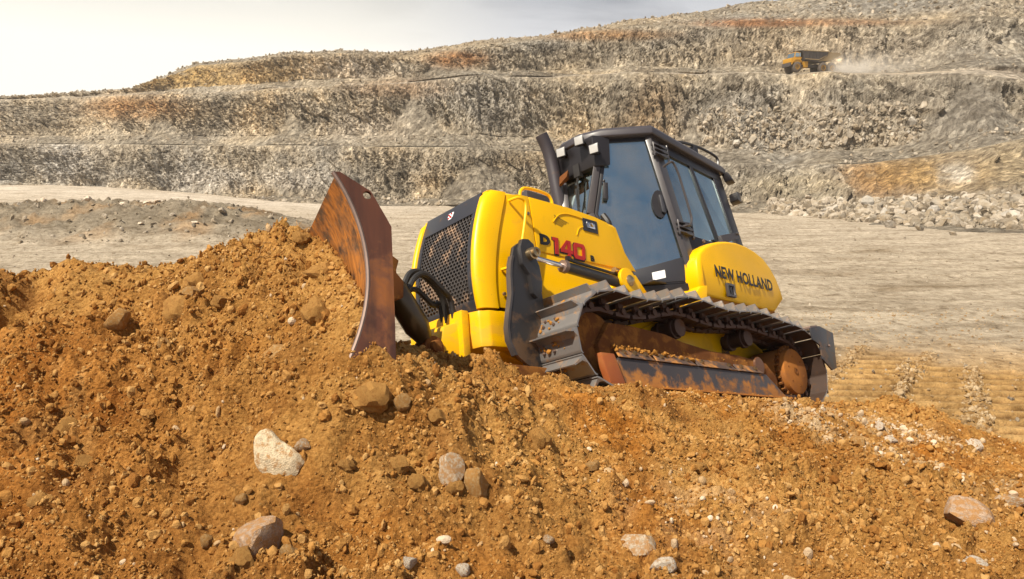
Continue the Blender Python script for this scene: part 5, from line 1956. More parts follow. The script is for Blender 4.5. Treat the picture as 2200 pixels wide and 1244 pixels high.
def dozer_rear():
    # rear fuel tank / fender housings with rounded shoulders
    OUT = [(1.655, 1.20), (1.645, 1.36), (1.60, 1.45), (1.50, 1.53), (1.35, 1.60), (1.18, 1.65), (1.03, 1.68), (.85, 1.70), (.66, 1.695), (.48, 1.665), (.31, 1.61), (.19, 1.52), (.10, 1.41), (.04, 1.27), (.015, 1.18), (.16, 1.035), (1.58, 1.035), (1.62, 1.10)]
    cen = np.array([.85, 1.3])
    for s in (1, -1):
        g = G()
        rings = []
        for y, k, sh in [(.60, .97, 0), (.66, 1.0, 0), (.83, 1.0, 0), (.865, .992, 0), (.885, .965, 0), (.893, .93, 0)]:
            ring = []
            for x, z in OUT:
                q = cen + (np.array([x, z]) - cen) * k
                yy = y
                if z < 1.19 and y > .7:              # lower facet tucks inwards
                    yy = y - (1.19 - z) * .32
                ring.append((q[0], s * yy, q[1]))
            rings.append(ring)
        g.loft(rings)
        tk = g.build('fuel_tank', M['yellow'], DZ, bevel=0.004, smooth=32)
        g = G()
        g.hexa([(.16, s * .40, .90), (1.58, s * .40, .90), (1.58, s * .70, .90), (.16, s * .70, .90)], [(.16, s * .40, 1.033), (1.60, s * .40, 1.033), (1.60, s * .83, 1.033), (.16, s * .83, 1.033)])
        g.build('tank_underside', M['rustyel'], DZ, bevel=0.006)
        if s == 1:
            text_mesh('lettering', 'NEW HOLLAND', 0.172, M['ink'], tk, (1.375, .8936, 1.243), (-1, 0, 0), (0, 0, 1), .865, .0055, .0004, 0, 1.05)
            g = G()
            ring_frame(g, [(1.19, .900, 1.06), (1.05, .900, 1.06), (1.05, .900, 1.20), (1.19, .900, 1.20)], [(1.165, .900, 1.085), (1.075, .900, 1.085), (1.075, .900, 1.175), (1.165, .900, 1.175)], (0, 1, 0), .03)
            lt = g.build('tank_latch', M['steelblk'], tk, bevel=0.004)
            g = G()
            g.box(1.07, 1.17, .862, .872, 1.08, 1.18); g.box(1.105, 1.135, .872, .895, 1.09, 1.17); g.box(1.09, 1.15, .872, .89, 1.155, 1.17); g.box(1.09, 1.15, .872, .89, 1.09, 1.102)
            g.build('latch_handle', M['black'], lt, bevel=0.004)
    # rear guard plates behind the tracks and the steel ripper beam
    for s in (1, -1):
        g = G()
        g.prism([(-.11, .83), (-.33, .875), (-.655, .825), (-.565, .415), (-.445, .385), (-.26, .50), (-.27, .65), (-.12, .70)], 1, s * 1.035, s * 1.055)
        rg = g.build('rear_guard', M['grey'], DZ, bevel=0.006)
        g = G()
        g.hexa([(-.33, s * .60, .86), (-.15, s * .60, .83), (-.15, s * 1.034, .83), (-.33, s * 1.034, .86)], [(-.33, s * .60, .89), (-.15, s * .60, .86), (-.15, s * 1.034, .86), (-.33, s * 1.034, .89)])
        bolt(g, (-.47, s * 1.055, .66), (0, s, 0), .018, .016)
        g.build('guard_bracket', M['edge'], rg, bevel=0.004)
    g = G()
    g.prism([(-.35, .50), (-.75, .55), (-.75, .90), (-.35, .98)], 1, -.5, .5)
    g.build('counterweight', M['black'], DZ, bevel=0.02)


M['grille'] = paint("grille_sheet", (0.060, 0.052, 0.048), 0.42, 0.6, (0.42, 0.27, 0.17), lo=-1, hi=0, dscale=5, coat=0.0)
M['exhaust'] = paint("matt_exhaust_paint", (0.045, 0.038, 0.045), 0.5, 0.05, lo=-1, hi=0, coat=0.0)
M['steelblk'] = paint("worn_black_steel", (0.050, 0.044, 0.046), 0.36, 0.08, lo=-1, hi=0, coat=0.25)
M['roof'] = paint("roof_black_paint", (0.050, 0.044, 0.050), 0.45, 0.06, lo=-1, hi=0)
M['edgeblk'] = plain("worn_handle_paint", (0.09, 0.08, 0.08), 0.3, 0.3)
M['rustor'] = paint("orange_rusty_plate", (0.35, 0.09, 0.02), 0.6, 0.2, (0.40, 0.17, 0.04), lo=-1, hi=1, coat=0.0)
M['motor'] = paint("muddy_motor_cover", (0.13, 0.05, 0.02), 0.45, 0.4, (0.35, 0.22, 0.12), lo=-1, hi=0, coat=0.0, dscale=18)
M['rustyel'] = paint("dirty_yellow_underside", (0.55, 0.22, 0.01), 0.5, 0.55, (0.30, 0.12, 0.03), lo=.5, hi=1.6, coat=0.0)
M['tankgrey'] = plain("lettering_shade", (0.35, 0.25, 0.05), 0.5)

def packed_soil():
    """lumps of soil stuck to the front shoes and heaped on the track frame and guard plates"""
    r = np.random.default_rng(15)
    V0, T0 = rock_arrays(990, 2, 3, .35, (1, 1, .7), .5)
    Vs, Ts = [], []
    def lump(p, s_):
        q = r.normal(size=(3, 3)); q, _ = np.linalg.qr(q)
        Ts.append(T0 + len(Vs) * len(V0))
        Vs.append((V0 * s_ * r.uniform(.7, 1.3, 3)) @ q.T + p)
    shoes, _ = track_path()
    for c, u in shoes:
        if c[0] > 3.25 or (c[0] > 3.0 and c[1] > .5):
            n_ = np.array([u[1], -u[0]])
            for k in range(int(r.integers(8, 22))):
                t = -.09 + .19 * r.random() ** .7
                y = .71 + r.normal() * .09
                w = max(.004, .020 - abs(y - .71) * .08)
                q = np.array([c[0], 0, c[1]]) + np.array([u[0], 0, u[1]]) * t * .8 + np.array([n_[0], 0, n_[1]]) * (.014 + w * .2)
                q[1] = y
                lump(q, w * r.uniform(.6, 1.5))
    for k in range(420):
        x = 3.1 - 1.3 * r.random() ** 1.4
        lump(np.array([x, .90 - .10 * r.random(), .355 + .04 * r.random() * (x - 1.8)]), .005 + .020 * r.random() ** 3)
    for k in range(260):
        x = 3.0 - 2.3 * r.random()
        lump(np.array([x, .80 + .06 * r.random(), .40 + .02 * r.random()]), r.uniform(.004, .012))
    for k in range(60):
        lump(np.array([r.uniform(.4, 3.2), .965, .06]), r.uniform(.005, .014))
    o = tri_object('packed_soil', np.concatenate(Vs), np.concatenate(Ts), M['mudclump'])
    o.parent = DZ
    o['kind'] = 'stuff'


M['mudclump'] = plain("stuck_orange_soil", (0.36, 0.165, 0.035), 0.95, 0, .1)
def scour(mat, s1=26.0):
    nt = mat.node_tree
    b = nt.nodes['Principled BSDF']
    o = coords(nt, 'Object', (s1, s1, 1.1))
    n = noise(nt, o, 1.0, 4, .6)
    lk = b.inputs['Base Color'].links[0].from_socket
    c = mixc(nt, 0.8, lk, ramp(nt, n, [(0.34, (0.40, 0.36, 0.34)), (0.52, (1, 1, 1)), (0.68, (1.35, 1.35, 1.35))]), 'MULTIPLY')
    nt.links.new(c, b.inputs['Base Color'])


scour(M['bladeface'])
scour(M['blade'], 9.0)
pitch0 = track_path()[1]
_s = make_shoe(pitch0)
SH['mesh'] = _s.data
bpy.data.objects.remove(_s)
_s = make_link(pitch0).build('chain_link', M['chain'], None, smooth=30)
SH['link'] = _s.data
bpy.data.objects.remove(_s)
dozer_hood()
dozer_lift()
dozer_blade()
dozer_track(1)
dozer_track(-1)
dozer_cab()
dozer_rear()

# ================================================================== stones
def ico(sub):
    bm = bmesh.new()
    bmesh.ops.create_icosphere(bm, subdivisions=sub, radius=1.0)
    V = np.array([v.co[:] for v in bm.verts]); T = np.array([[v.index for v in f.verts] for f in bm.faces])
    bm.free()
    return V, T


def rock_arrays(seed, sub=3, cuts=9, rough=0.10, squash=(1, 1, .75), cut_lo=.62):
    r = np.random.default_rng(seed)
    V, T = ico(sub)
    V = V.copy()
    for _ in range(cuts):                     # chop with random planes for facets
        n = unit(r.normal(size=3)); h = r.uniform(cut_lo, .95)
        d = V @ n
        V = V - np.clip(d - h, 0, None)[:, None] * n * 0.95
    o = r.random(3) * 50
    nz = fbm(V[:, 0] * 1.5 + o[0] + V[:, 2], V[:, 1] * 1.5 + o[1] - V[:, 2] * .7, 4)
    V = V * (1 + rough * 2.2 * nz)[:, None]
    V = V * np.array(squash)
    return V, T


def rock_mesh(name, seed, mat, smooth=True, **k):
    V, T = rock_arrays(seed, **k)
    o = tri_object(name, V, T, mat, smooth=smooth)
    me = o.data
    if smooth:
        me.set_sharp_from_angle(angle=R(22))
    bpy.data.objects.remove(o)
    return me


def put(me, name, loc, scale, rot, mat=None):
    o = bpy.data.objects.new(name, me)
    COL.objects.link(o)
    o.location = loc
    o.rotation_euler = rot
    o.scale = scale
    if mat is not None:
        o.material_slots[0].link = 'OBJECT'
        o.material_slots[0].material = mat
    return o


rnd = random.Random(5)
ROCKS = [  # px, py, width px, height px, material, roll, seed, label
    (598, 962, 98, 92, 'rk_cream', 'heart', "large cream heart-shaped stone lying on the soil, left of centre"),
    (560, 1148, 92, 76, 'rk_pink', 1, "big pinkish grey angular stone near the bottom edge, left of centre"),
    (1372, 1166, 62, 60, 'rk_grey', 2, "pale grey round stone standing alone near the bottom, right of centre"),
    (2072, 1120, 78, 52, 'rk_pink', 3, "brownish oval stone with a dark hollow behind it, at the lower right"),
    (600, 763, 56, 40, 'rk_tan', 4, "tan rounded stone below the left end of the blade"),
    (795, 857, 74, 58, 'rk_brown', 5, "large brown soil-coated stone below the blade"),
    (968, 1036, 58, 58, 'rk_grey', 6, "pale mottled stone, largest of the cluster at bottom centre"),
    (1024, 1060, 48, 62, 'rk_tan', 7, "tall tan stone right beside the pale mottled stone"),
    (863, 893, 34, 32, 'rk_tan', 8, "small tan stone to the right of the large brown stone below the blade"),
    (415, 647, 44, 30, 'rk_tan', 9, "pale tan stone on the left pile, just under a brown clod"),
    (424, 612, 44, 36, 'rk_brown', 10, "brown clod resting above the pale tan stone on the left pile"),
    (386, 674, 56, 44, 'rk_brown', 11, "wide brown clod down left of the pale tan stone on the pile"),
    (176, 978, 30, 28, 'rk_brown', 12, "small round brown stone alone at the far left of the slope"),
    (255, 717, 46, 34, 'rk_tan', 13, "tan stone bedded in the upper left slope of the pile"),
    (652, 945, 32, 28, 'rk_grey', 14, "small pale stone touching the right of the cream heart-shaped stone"),
    (421, 998, 24, 21, 'rk_white', 15, "small whitish pebble left of the cream heart-shaped stone"),
    (857, 1010, 42, 32, 'rk_brown', 16, "brown stone left of the mottled cluster at bottom centre"),
    (899, 1068, 36, 32, 'rk_brown', 17, "rounded brown stone below left of the mottled stone"),
    (976, 1076, 38, 30, 'rk_brown', 18, "brown stone directly below the pale mottled stone"),
    (519, 1062, 24, 22, 'rk_tan', 19, "small tan pebble above the big pinkish grey stone"),
    (443, 1141, 28, 24, 'rk_tan', 20, "small tan pebble left of the big pinkish grey stone"),
    (2092, 965, 26, 20, 'rk_white', 21, "white angular stone at the right, just below the edge of the track marks"),
    (2090, 1222, 42, 34, 'rk_white', 22, "whitish round stone at the bottom right corner"),
    (1425, 1224, 60, 28, 'rk_white', 23, "flat whitish stone at the bottom edge under the pale grey round stone"),
    (1177, 1160, 26, 18, 'rk_grey', 24, "small flat pale pebble left of the pale grey round stone"),
    (1843, 962, 36, 28, 'rk_tan', 25, "tan stone below the pale gravelly patch behind the tracks"),
    (1885, 925, 24, 18, 'rk_white', 26, "brightest white pebble on the pale gravelly patch"),
    (1912, 948, 26, 16, 'rk_white', 27, "white flake lying right of the brightest pebble"),
    (524, 1192, 46, 38, 'rk_brown', 28, "brown clod just below left of the big pinkish grey stone"),
    (624, 1205, 38, 30, 'rk_tan', 29, "tan stone below right of the big pinkish grey stone"),
    (148, 920, 40, 40, 'rk_brown', 30, "dark reddish clod on the left slope above the round brown stone"),
    (355, 786, 26, 24, 'rk_tan', 31, "small tan stone, right one of two in the middle of the left slope"),
    (330, 768, 22, 22, 'rk_brown', 32, "small brown stone, left one of two in the middle of the left slope"),
    (686, 585, 56, 36, 'rk_brown', 33, "large soil clod high on the pile in front of the blade"),
    (648, 505, 34, 24, 'rk_brown', 34, "clod on the very top of the pile against the blade"),
    (676, 680, 48, 46, 'rk_brown', 35, "dark clod in the hollow low on the pile beside the blade"),
    (482, 664, 40, 26, 'rk_brown', 36, "brown clod in the middle of the left pile"),
    (880, 1231, 30, 24, 'rk_white', 37, "whitish stone cut off by the bottom edge, left one of two"),
    (996, 1229, 32, 24, 'rk_white', 38, "whitish stone cut off by the bottom edge, right one of two"),
    (1735, 1098, 30, 26, 'rk_tan', 39, "small tan stone halfway down the right slope"),
    (1885, 1098, 28, 24, 'rk_tan', 40, "small tan stone left of the brownish oval stone"),
    (2170, 1090, 50, 20, 'rk_grey', 41, "flat pale stone at the right edge near the oval stone"),
    (936, 905, 40, 30, 'rk_brown', 42, "brown clod below the yellow nose of the bulldozer"),
    (1160, 932, 46, 44, 'rk_brown', 43, "upright brown lump on the slope below the tracks"),
    (1560, 930, 36, 20, 'rk_tan', 44, "flat tan stone on the slope below the sprocket"),
    (1500, 1000, 34, 22, 'rk_brown', 45, "brown clod in a shallow furrow of the right slope"),
    (230, 598, 16, 10, 'rk_brown', 46, "little clod standing out on the left ridge line"),
    (90, 1075, 40, 28, 'rk_brown', 47, "reddish clod low on the far left slope"),
    (745, 1010, 34, 24, 'rk_brown', 48, "brown clod between the cream stone and the mottled cluster"),
    (1275, 1010, 32, 20, 'rk_tan', 49, "tan stone in the middle of the slope right of the cluster"),
]


def foreground_rocks():
    for i, (px, py, w, h, mk, sd, label) in enumerate(ROCKS):
        x, y, z = hit_mound(px, py + h * 0.15)
        dist = math.sqrt(x * x + y * y + (4 - z) ** 2)
        sx = w * dist / F / 2 * 1.08; sz = h * dist / F / 2 * 1.15
        rr = random.Random(i * 7 + 3)
        if sd == 'heart':
            V, T = rock_arrays(301, 4, 7, 0.05, (1, 1, 1), .70)
            # wedge outline: blunt top left, broad right shoulder, narrow foot
            X = V[:, 0].copy(); Zv = V[:, 2].copy()
            V[:, 0] = X * (0.80 + 0.22 * sstep(-1, .2, -Zv)) + 0.18 * (Zv < 0) * -Zv * 0 - Zv * 0.30
            V[:, 2] = Zv * (1.0 - 0.16 * X) - 0.10 * X
            V[:, 2] -= 0.22 * np.exp(-((X - .35) / .3) ** 2) * (Zv > .2)
            V[:, 1] *= .8
            o = tri_object('rock', V, T, M[mk], smooth=True)
            o.data.set_sharp_from_angle(angle=R(30))
            o.rotation_euler = (R(-28), 0, R(4))
            sc = (sx, sx * .7, sz)
        else:
            me = rock_mesh('rock', 40 + i, M[mk], sub=3, cuts=12 if mk != 'rk_brown' else 6, rough=0.07 if mk != 'rk_brown' else 0.24, squash=(1.1, 1.1, 1.1), cut_lo=.56)
            o = bpy.data.objects.new('rock', me)
            COL.objects.link(o)
            o.rotation_euler = (R(-15 + rr.uniform(-12, 12)), R(rr.uniform(-14, 14)), R(rr.uniform(-20, 20)))
            sc = (sx, (sx + sz) * .5, sz)
        o.scale = sc
        # the stones rest on the lumpy surface, a little bedded in
        zz = float(mound_h(np.array([x]), np.array([y]))[0])
        o.location = (x, y, zz + sc[2] * (0.05 if mk in ('rk_brown', 'rk_tan') else 0.18))
        tag(o, label, 'clod' if mk == 'rk_brown' else 'stone')


packed_soil()
foreground_rocks()


# ------------------------------------------------------------------ scattering with geometry nodes (uncountable crumbs only)
def scatter(name, pts, rots, scales, meshes, label_kind='stuff', label=None, cat=None):
    me = bpy.data.meshes.new(name)
    me.vertices.add(len(pts))
    me.vertices.foreach_set('co', np.asarray(pts, np.float32).ravel())
    for nm, arr in (('rot', rots), ('scl', scales)):
        a = me.attributes.new(nm, 'FLOAT_VECTOR', 'POINT')
        a.data.foreach_set('vector', np.asarray(arr, np.float32).ravel())
    o = bpy.data.objects.new(name, me)
    COL.objects.link(o)
    col = bpy.data.collections.new(name + "_shapes")
    for i, m in enumerate(meshes):
        q = bpy.data.objects.new(name + "_shape", m)
        col.objects.link(q)
    ng = bpy.data.node_groups.new(name, 'GeometryNodeTree')
    ng.interface.new_socket('Geometry', in_out='INPUT', socket_type='NodeSocketGeometry')
    ng.interface.new_socket('Geometry', in_out='OUTPUT', socket_type='NodeSocketGeometry')
    N = ng.nodes.new; L = ng.links.new
    gi = N('NodeGroupInput'); go = N('NodeGroupOutput')
    ci = N('GeometryNodeCollectionInfo'); ci.inputs['Collection'].default_value = col
    ci.inputs['Separate Children'].default_value = True
    iop = N('GeometryNodeInstanceOnPoints'); iop.inputs['Pick Instance'].default_value = True
    m2p = N('GeometryNodeMeshToPoints')
    r = N('GeometryNodeInputNamedAttribute'); r.data_type = 'FLOAT_VECTOR'; r.inputs['Name'].default_value = 'rot'
    s_ = N('GeometryNodeInputNamedAttribute'); s_.data_type = 'FLOAT_VECTOR'; s_.inputs['Name'].default_value = 'scl'
    L(gi.outputs[0], m2p.inputs['Mesh'])
    L(m2p.outputs[0], iop.inputs['Points'])
    L(ci.outputs[0], iop.inputs['Instance'])
    L(r.outputs[0], iop.inputs['Rotation'])
    L(s_.outputs[0], iop.inputs['Scale'])
    L(iop.outputs[0], go.inputs[0])
    md = o.modifiers.new('scatter', 'NODES'); md.node_group = ng
    tag(o, label, cat, kind='stuff')
    return o


def crumb_material(name, col, dark, light, bumpd=.006):
    m, nt, b = new_mat(name)
    g = nt.nodes.new('ShaderNodeNewGeometry')
    p = g.outputs['Position']
    oi = nt.nodes.new('ShaderNodeObjectInfo')
    c = ramp(nt, oi.outputs['Random'], [(0.0, dark), (0.45, col), (1.0, light)])
    n = noise(nt, p, 1.2, 4, 0.6)
    c = mixc(nt, 1.0, c, ramp(nt, n, [(0.3, (0.78, 0.68, 0.55)), (0.7, (1.12, 1.12, 1.12))]), 'MULTIPLY')
    nt.links.new(c, b.inputs['Base Color'])
    b.inputs['Roughness'].default_value = 0.95
    b.inputs['Specular IOR Level'].default_value = 0.12
    nt.links.new(bump(nt, noise(nt, p, .8 / bumpd, 4, .7), 1.0, bumpd), b.inputs['Normal'])
    return m


M['crumb'] = crumb_material("soil_crumb", (0.40, 0.205, 0.056), (0.26, 0.115, 0.028), (0.50, 0.31, 0.12))
M['pebble'] = crumb_material("pale_pebble", (0.48, 0.34, 0.19), (0.40, 0.24, 0.10), (0.64, 0.54, 0.42))
M['rubble'] = crumb_material("quarry_rubble", (0.34, 0.295, 0.23), (0.23, 0.20, 0.16), (0.50, 0.45, 0.38), 0.15)


def scatter_soil():
    r = np.random.default_rng(3)
    shapes = [rock_mesh('crumb', 500 + i, M['crumb'], smooth=False, sub=2, cuts=3, rough=0.38, squash=(1, .85, .62), cut_lo=.5) for i in range(9)]
    n = 120000
    Y = 2.3 * (9.6 / 2.3) ** r.random(n)
    X = r.uniform(-1, 1, n) * (0.74 * Y + 0.3)
    dens = np.clip(0.65 + 0.9 * fbm(X * .8 + 3, Y * .8 + 1, 2) + .5 * fbm(X * 3, Y * 3 + 9, 2), 0.12, 1)
    k = r.random(n) < dens
    X, Y = X[k], Y[k]
    Z = mound_h(X, Y)
    s = 0.0046 * (1 + 0.15 * (Y - 2.3)) * r.random(len(X)) ** -0.34
    s = np.clip(s, 0, .024 + .0015 * Y)
    pos = np.stack([X, Y, Z + s * .25], 1)
    rot = r.uniform(0, 6.28, (len(X), 3)) * np.array([.3, .3, 1])
    scatter('soil_crumbs', pos, rot, s[:, None] * r.uniform(.7, 1.35, (len(X), 3)), shapes)
    shapes = [rock_mesh('pebble', 600 + i, M['pebble'], smooth=False, sub=2, cuts=6, rough=0.06, squash=(1, .8, .6), cut_lo=.6) for i in range(5)]
    n = 3800
    Y = 2.3 * (9.2 / 2.3) ** r.random(n)
    X = r.uniform(-1, 1, n) * (0.74 * Y + 0.3)
    k = r.random(n) < np.clip(.10 + .5 * fbm(X * 1.1 + 30, Y * 1.1, 2) + .30 * sstep(-.5, 2.5, X), 0.01, 1)
    X, Y = X[k], Y[k]
    px_ = []
    for cx, cy, rad, st in PALE:             # denser on the pale patches
        m = int(260 * st)
        q = r.normal(size=(m, 2)) * rad * .62
        px_.append(np.stack([cx + q[:, 0], cy + q[:, 1]], 1))
    E_ = np.concatenate(px_)
    X = np.concatenate([X, E_[:, 0]]); Y = np.concatenate([Y, E_[:, 1]])
    s = np.clip(0.0075 * r.random(len(X)) ** -0.45 * (1 + .08 * (Y - 2.3)), 0, .034)
    Z = mound_h(X, Y)
    rot = r.uniform(0, 6.28, (len(X), 3)) * np.array([.3, .3, 1])
    scatter('pale_pebbles', np.stack([X, Y, Z + s * .3], 1), rot, s[:, None] * r.uniform(.7, 1.3, (len(X), 3)), shapes)


def scatter_rubble():
    r = np.random.default_rng(8)
    V = WALL['V']; lv = WALL['lv']; px = WALL['px']
    shapes = [rock_mesh('rubble', 700 + i, M['rubble'], smooth=False, sub=2, cuts=11, rough=0.05, squash=(1, .8, .6), cut_lo=.30) for i in range(9)]
    P = []; S = []
    R_, C_ = V.shape[:2]
    def add(lo, hi, n, smin, smax, pw=2.2, pxlo=-300, pxhi=2500, wgt=None):
        rows = np.where((lv >= lo) & (lv <= hi))[0]
        cols = np.where((px > pxlo) & (px < pxhi))[0]
        i = r.choice(rows, n); j = r.choice(cols, n)
        if wgt is not None:
            k = r.random(n) < wgt(V[i, j, 0], V[i, j, 2], lv[i], px[j])
            i, j = i[k], j[k]
        p = V[i, j] + r.normal(size=(len(i), 3)) * np.array([.3, .1, .1])
        s = smin + (smax - smin) * r.random(len(i)) ** pw * 1.0
        P.append(p); S.append(s)
    clump = lambda x, z, l, p: np.clip(.35 + 1.3 * fbm(x * .06 + 4, z * .12 + l, 3), 0.05, 1)
    add(0.1, 1.0, 4200, .14, .75, 3.0, wgt=clump)
    add(0.1, 1.05, 2600, .20, 1.0, 2.5, 1650, 2400)
    add(3.0, 4.0, 2600, .14, .65, 3.0, wgt=clump)
    add(6.0, 7.1, 2200, .16, .6, 3.0, wgt=clump)
    add(9.0, 10, 2600, .18, .75, 2.5)
    add(4.0, 4.5, 1500, .2, .8, 3.0, 1500, 1980)
    # gravel berm at the left
    n = 2600
    Y = r.uniform(46, 82, n); X = -Y * r.uniform(.12, .85, n)
    zf = floor_h(X, Y)
    k = zf[1] > 0.12
    P.append(np.stack([X, Y, zf[0]], 1)[k]); S.append((.05 + .28 * r.random(n) ** 4)[k])
    # loose stones on the pit floor
    n = 9000
    Y = 9 * (120 / 9.) ** r.random(n); X = r.uniform(-1, 1, n) * (Y * .8)
    P.append(np.stack([X, Y, floor_h(X, Y)[0]], 1)); S.append((.010 + .05 * r.random(n) ** 5) * (1 + Y * .022))
    P = np.concatenate(P); S = np.concatenate(S)
    rot = r.uniform(0, 6.28, (len(P), 3))
    scatter('quarry_rubble', P, rot, S[:, None] * r.uniform(.7, 1.4, (len(P), 3)), shapes)


def track_crumbs():
    r = np.random.default_rng(31)
    P = []; S = []
    for a, c, hw, dep, pitch in STRIPS:
        n = 1500; t = r.random(n)[:, None]; side = np.where(r.random(n) < .5, -1, 1)
        u = (c - a) / np.hypot(*(c - a)); q = a + (c - a) * t + np.array([-u[1], u[0]]) * (side * (hw + .08) + r.normal(size=n) * .08)[:, None]
        P.append(np.stack([q[:, 0], q[:, 1], floor_h(q[:, 0], q[:, 1])[0]], 1)); S.append(.010 + .045 * r.random(n) ** 3)
    n = 5000
    Y = r.uniform(10, 24, n); X = r.uniform(.10, .85, n) * Y
    P.append(np.stack([X, Y, floor_h(X, Y)[0]], 1)); S.append(.008 + .035 * r.random(n) ** 4)
    P = np.concatenate(P); S = np.concatenate(S)
    shapes = [rock_mesh('crumb', 560 + i, M['fcrumb'], smooth=False, sub=2, cuts=3, rough=0.3, squash=(1, .85, .62), cut_lo=.5) for i in range(5)]
    scatter('track_crumbs', P, r.uniform(0, 6.28, (len(P), 3)), S[:, None] * r.uniform(.7, 1.4, (len(P), 3)), shapes)


M['fcrumb'] = crumb_material("tan_crumb", (0.36, 0.25, 0.13), (0.27, 0.18, 0.09), (0.48, 0.38, 0.25), .02)
track_crumbs()


def boulders():
    r = np.random.default_rng(21)
    V = WALL['V']; lv = WALL['lv']; px = WALL['px']
    meshes = [rock_mesh('boulder', 800 + i, M['rk_quarry'], smooth=False, sub=2, cuts=12, rough=0.04, squash=(1, .85, .7), cut_lo=.32) for i in range(8)]

    def one(p, s, pale, label, group, cat='boulder'):
        o = put(meshes[int(r.integers(8))], 'boulder', p, tuple(s * r.uniform(.75, 1.25, 3)), tuple(r.uniform(0, 6.28, 3)), M['rk_quarryw'] if pale else None)
        tag(o, label, cat, group)
    rows = np.where((lv > 0.12) & (lv < 1.0))[0]
    cols = np.where((px > 1760) & (px < 2230))[0]
    done = []
    tries = 0
    while len(done) < 96 and tries < 4000:
        tries += 1
        i = int(r.choice(rows)); j = int(r.choice(cols))
        p = V[i, j]
        s = 0.45 + 0.85 * float(r.random()) ** 2.0
        if any((p[0] - q[0]) ** 2 + (p[1] - q[1]) ** 2 < (1.1 * (s + q[2])) ** 2 for q in done):
            continue
        done.append((p[0], p[1], s))
        one((p[0], p[1], p[2] + s * .25), s, r.random() < .3, "angular grey boulder in the rubble slope at the foot of the wall, far right", "boulders of the rubble slope at the far right")
    # coarse blocks resting on the middle bench
    rows = np.where((lv > 4.02) & (lv < 4.35))[0]; cols = np.where((px > 1560) & (px < 1960))[0]
    done = []
    tries = 0
    while len(done) < 45 and tries < 2000:
        tries += 1
        i = int(r.choice(rows)); j = int(r.choice(cols)); p = V[i, j]; s = .45 + .8 * float(r.random()) ** 2.5
        if any((p[0] - q[0]) ** 2 + (p[2] - q[1]) ** 2 < (1.0 * (s + q[2])) ** 2 for q in done):
            continue
        done.append((p[0], p[2], s))
        one((p[0], p[1] - .1, p[2]), s, r.random() < .2, "coarse grey block fallen onto the middle bench, right of the cab", "blocks on the middle bench right of the cab")
    # stones lying singly on the pit floor at the right
    for k, (qx, qy, w, lab) in enumerate([(1913, 489, 34, "low grey boulder lying alone on the pit floor before the rubble slope"),
                             (1845, 494, 12, "small stone on the pit floor left of the low grey boulder"),
                             (1976, 494, 30, "grey boulder at the front foot of the rubble slope, next right of the low one"),
                             (2045, 505, 26, "dark boulder in front of the rubble slope, near the right edge"),
                             (2120, 488, 44, "largest dark boulder of the rubble slope near the right edge")]):
        x, y = on_ground(qx, qy)
        z = float(floor_h(np.array([x]), np.array([y]))[0][0])
        one((x, y, z + w * y / F * .15), w * y / F * .5, k == 0, lab, None)
    # pale stones along the crest of the left berm
    for k, (qx, qy, w, h) in enumerate([(190, 462, 44, 22), (212, 470, 26, 16), (238, 466, 40, 18), (270, 470, 30, 16), (292, 474, 28, 18), (325, 470, 32, 16), (340, 478, 24, 14), (303, 495, 16, 12), (95, 464, 22, 16), (150, 468, 30, 20), (30, 470, 46, 24), (62, 462, 34, 20), (420, 500, 20, 8)]):
        Y = 62.0 if qy < 490 else 52.0
        x, y, z = at(qx, qy, Y)
        z = float(floor_h(np.array([x]), np.array([y]))[0][0])
        sx = w * Y / F * .5
        o = put(meshes[k % 8], 'boulder', (float(x), Y, z + sx * .25), (sx, sx * .8, h * Y / F * .6), (0, 0, k * 1.3), M['rk_white'] if k not in (9, 10, 11) else M['rk_quarry'])
        tag(o, "pale stone in the row along the gravel berm at the left", 'stone', "pale stones on the gravel berm") if k not in (9, 10, 11) else tag(o, "grey stone at the left end of the gravel berm", 'stone', "grey stones at the left end of the berm")


scatter_soil()
scatter_rubble()
boulders()


# ------------------------------------------------------------------ dry roots and stems sticking out of the pile
def roots():
    r = random.Random(9)
    g = G()
    spots = [(640, 498, 5.0)] * 9 + [(615, 510, 4.95)] * 8 + [(570, 540, 4.95)] * 8 + [(545, 560, 4.9)] * 6 + [(475, 580, 5.0)] * 4 + [(1290, 800, 5.15)] * 7 + [(1190, 790, 5.0)] * 5 + [(1420, 925, 4.9)] * 10 + [(700, 640, 4.2)] * 4
    for px_, py_, Y in spots:
        x, y, z = at(px_ + r.uniform(-25, 25), py_, Y)
        x = float(x); y = float(y) + r.uniform(-.15, .1)
        z = float(mound_h(np.array([x]), np.array([y]))[0])
        L = r.uniform(.06, .18); a = r.uniform(0, 6.28); el = r.uniform(.1, 1.0)
        p = np.array([x, y, z - .01]); path = [p]
        for k in range(4):
            a += r.uniform(-.5, .5); el += r.uniform(-.35, .25)
            p = p + np.array([math.cos(a) * math.cos(el), math.sin(a) * math.cos(el), math.sin(el)]) * L / 4
            path.append(p)
        g.tube(path, [.003, .0026, .002, .0016, .001], 4)
    o = g.build('dry_roots', M['rk_tan'], None, smooth=0)
    tag(o, kind='stuff')


roots()


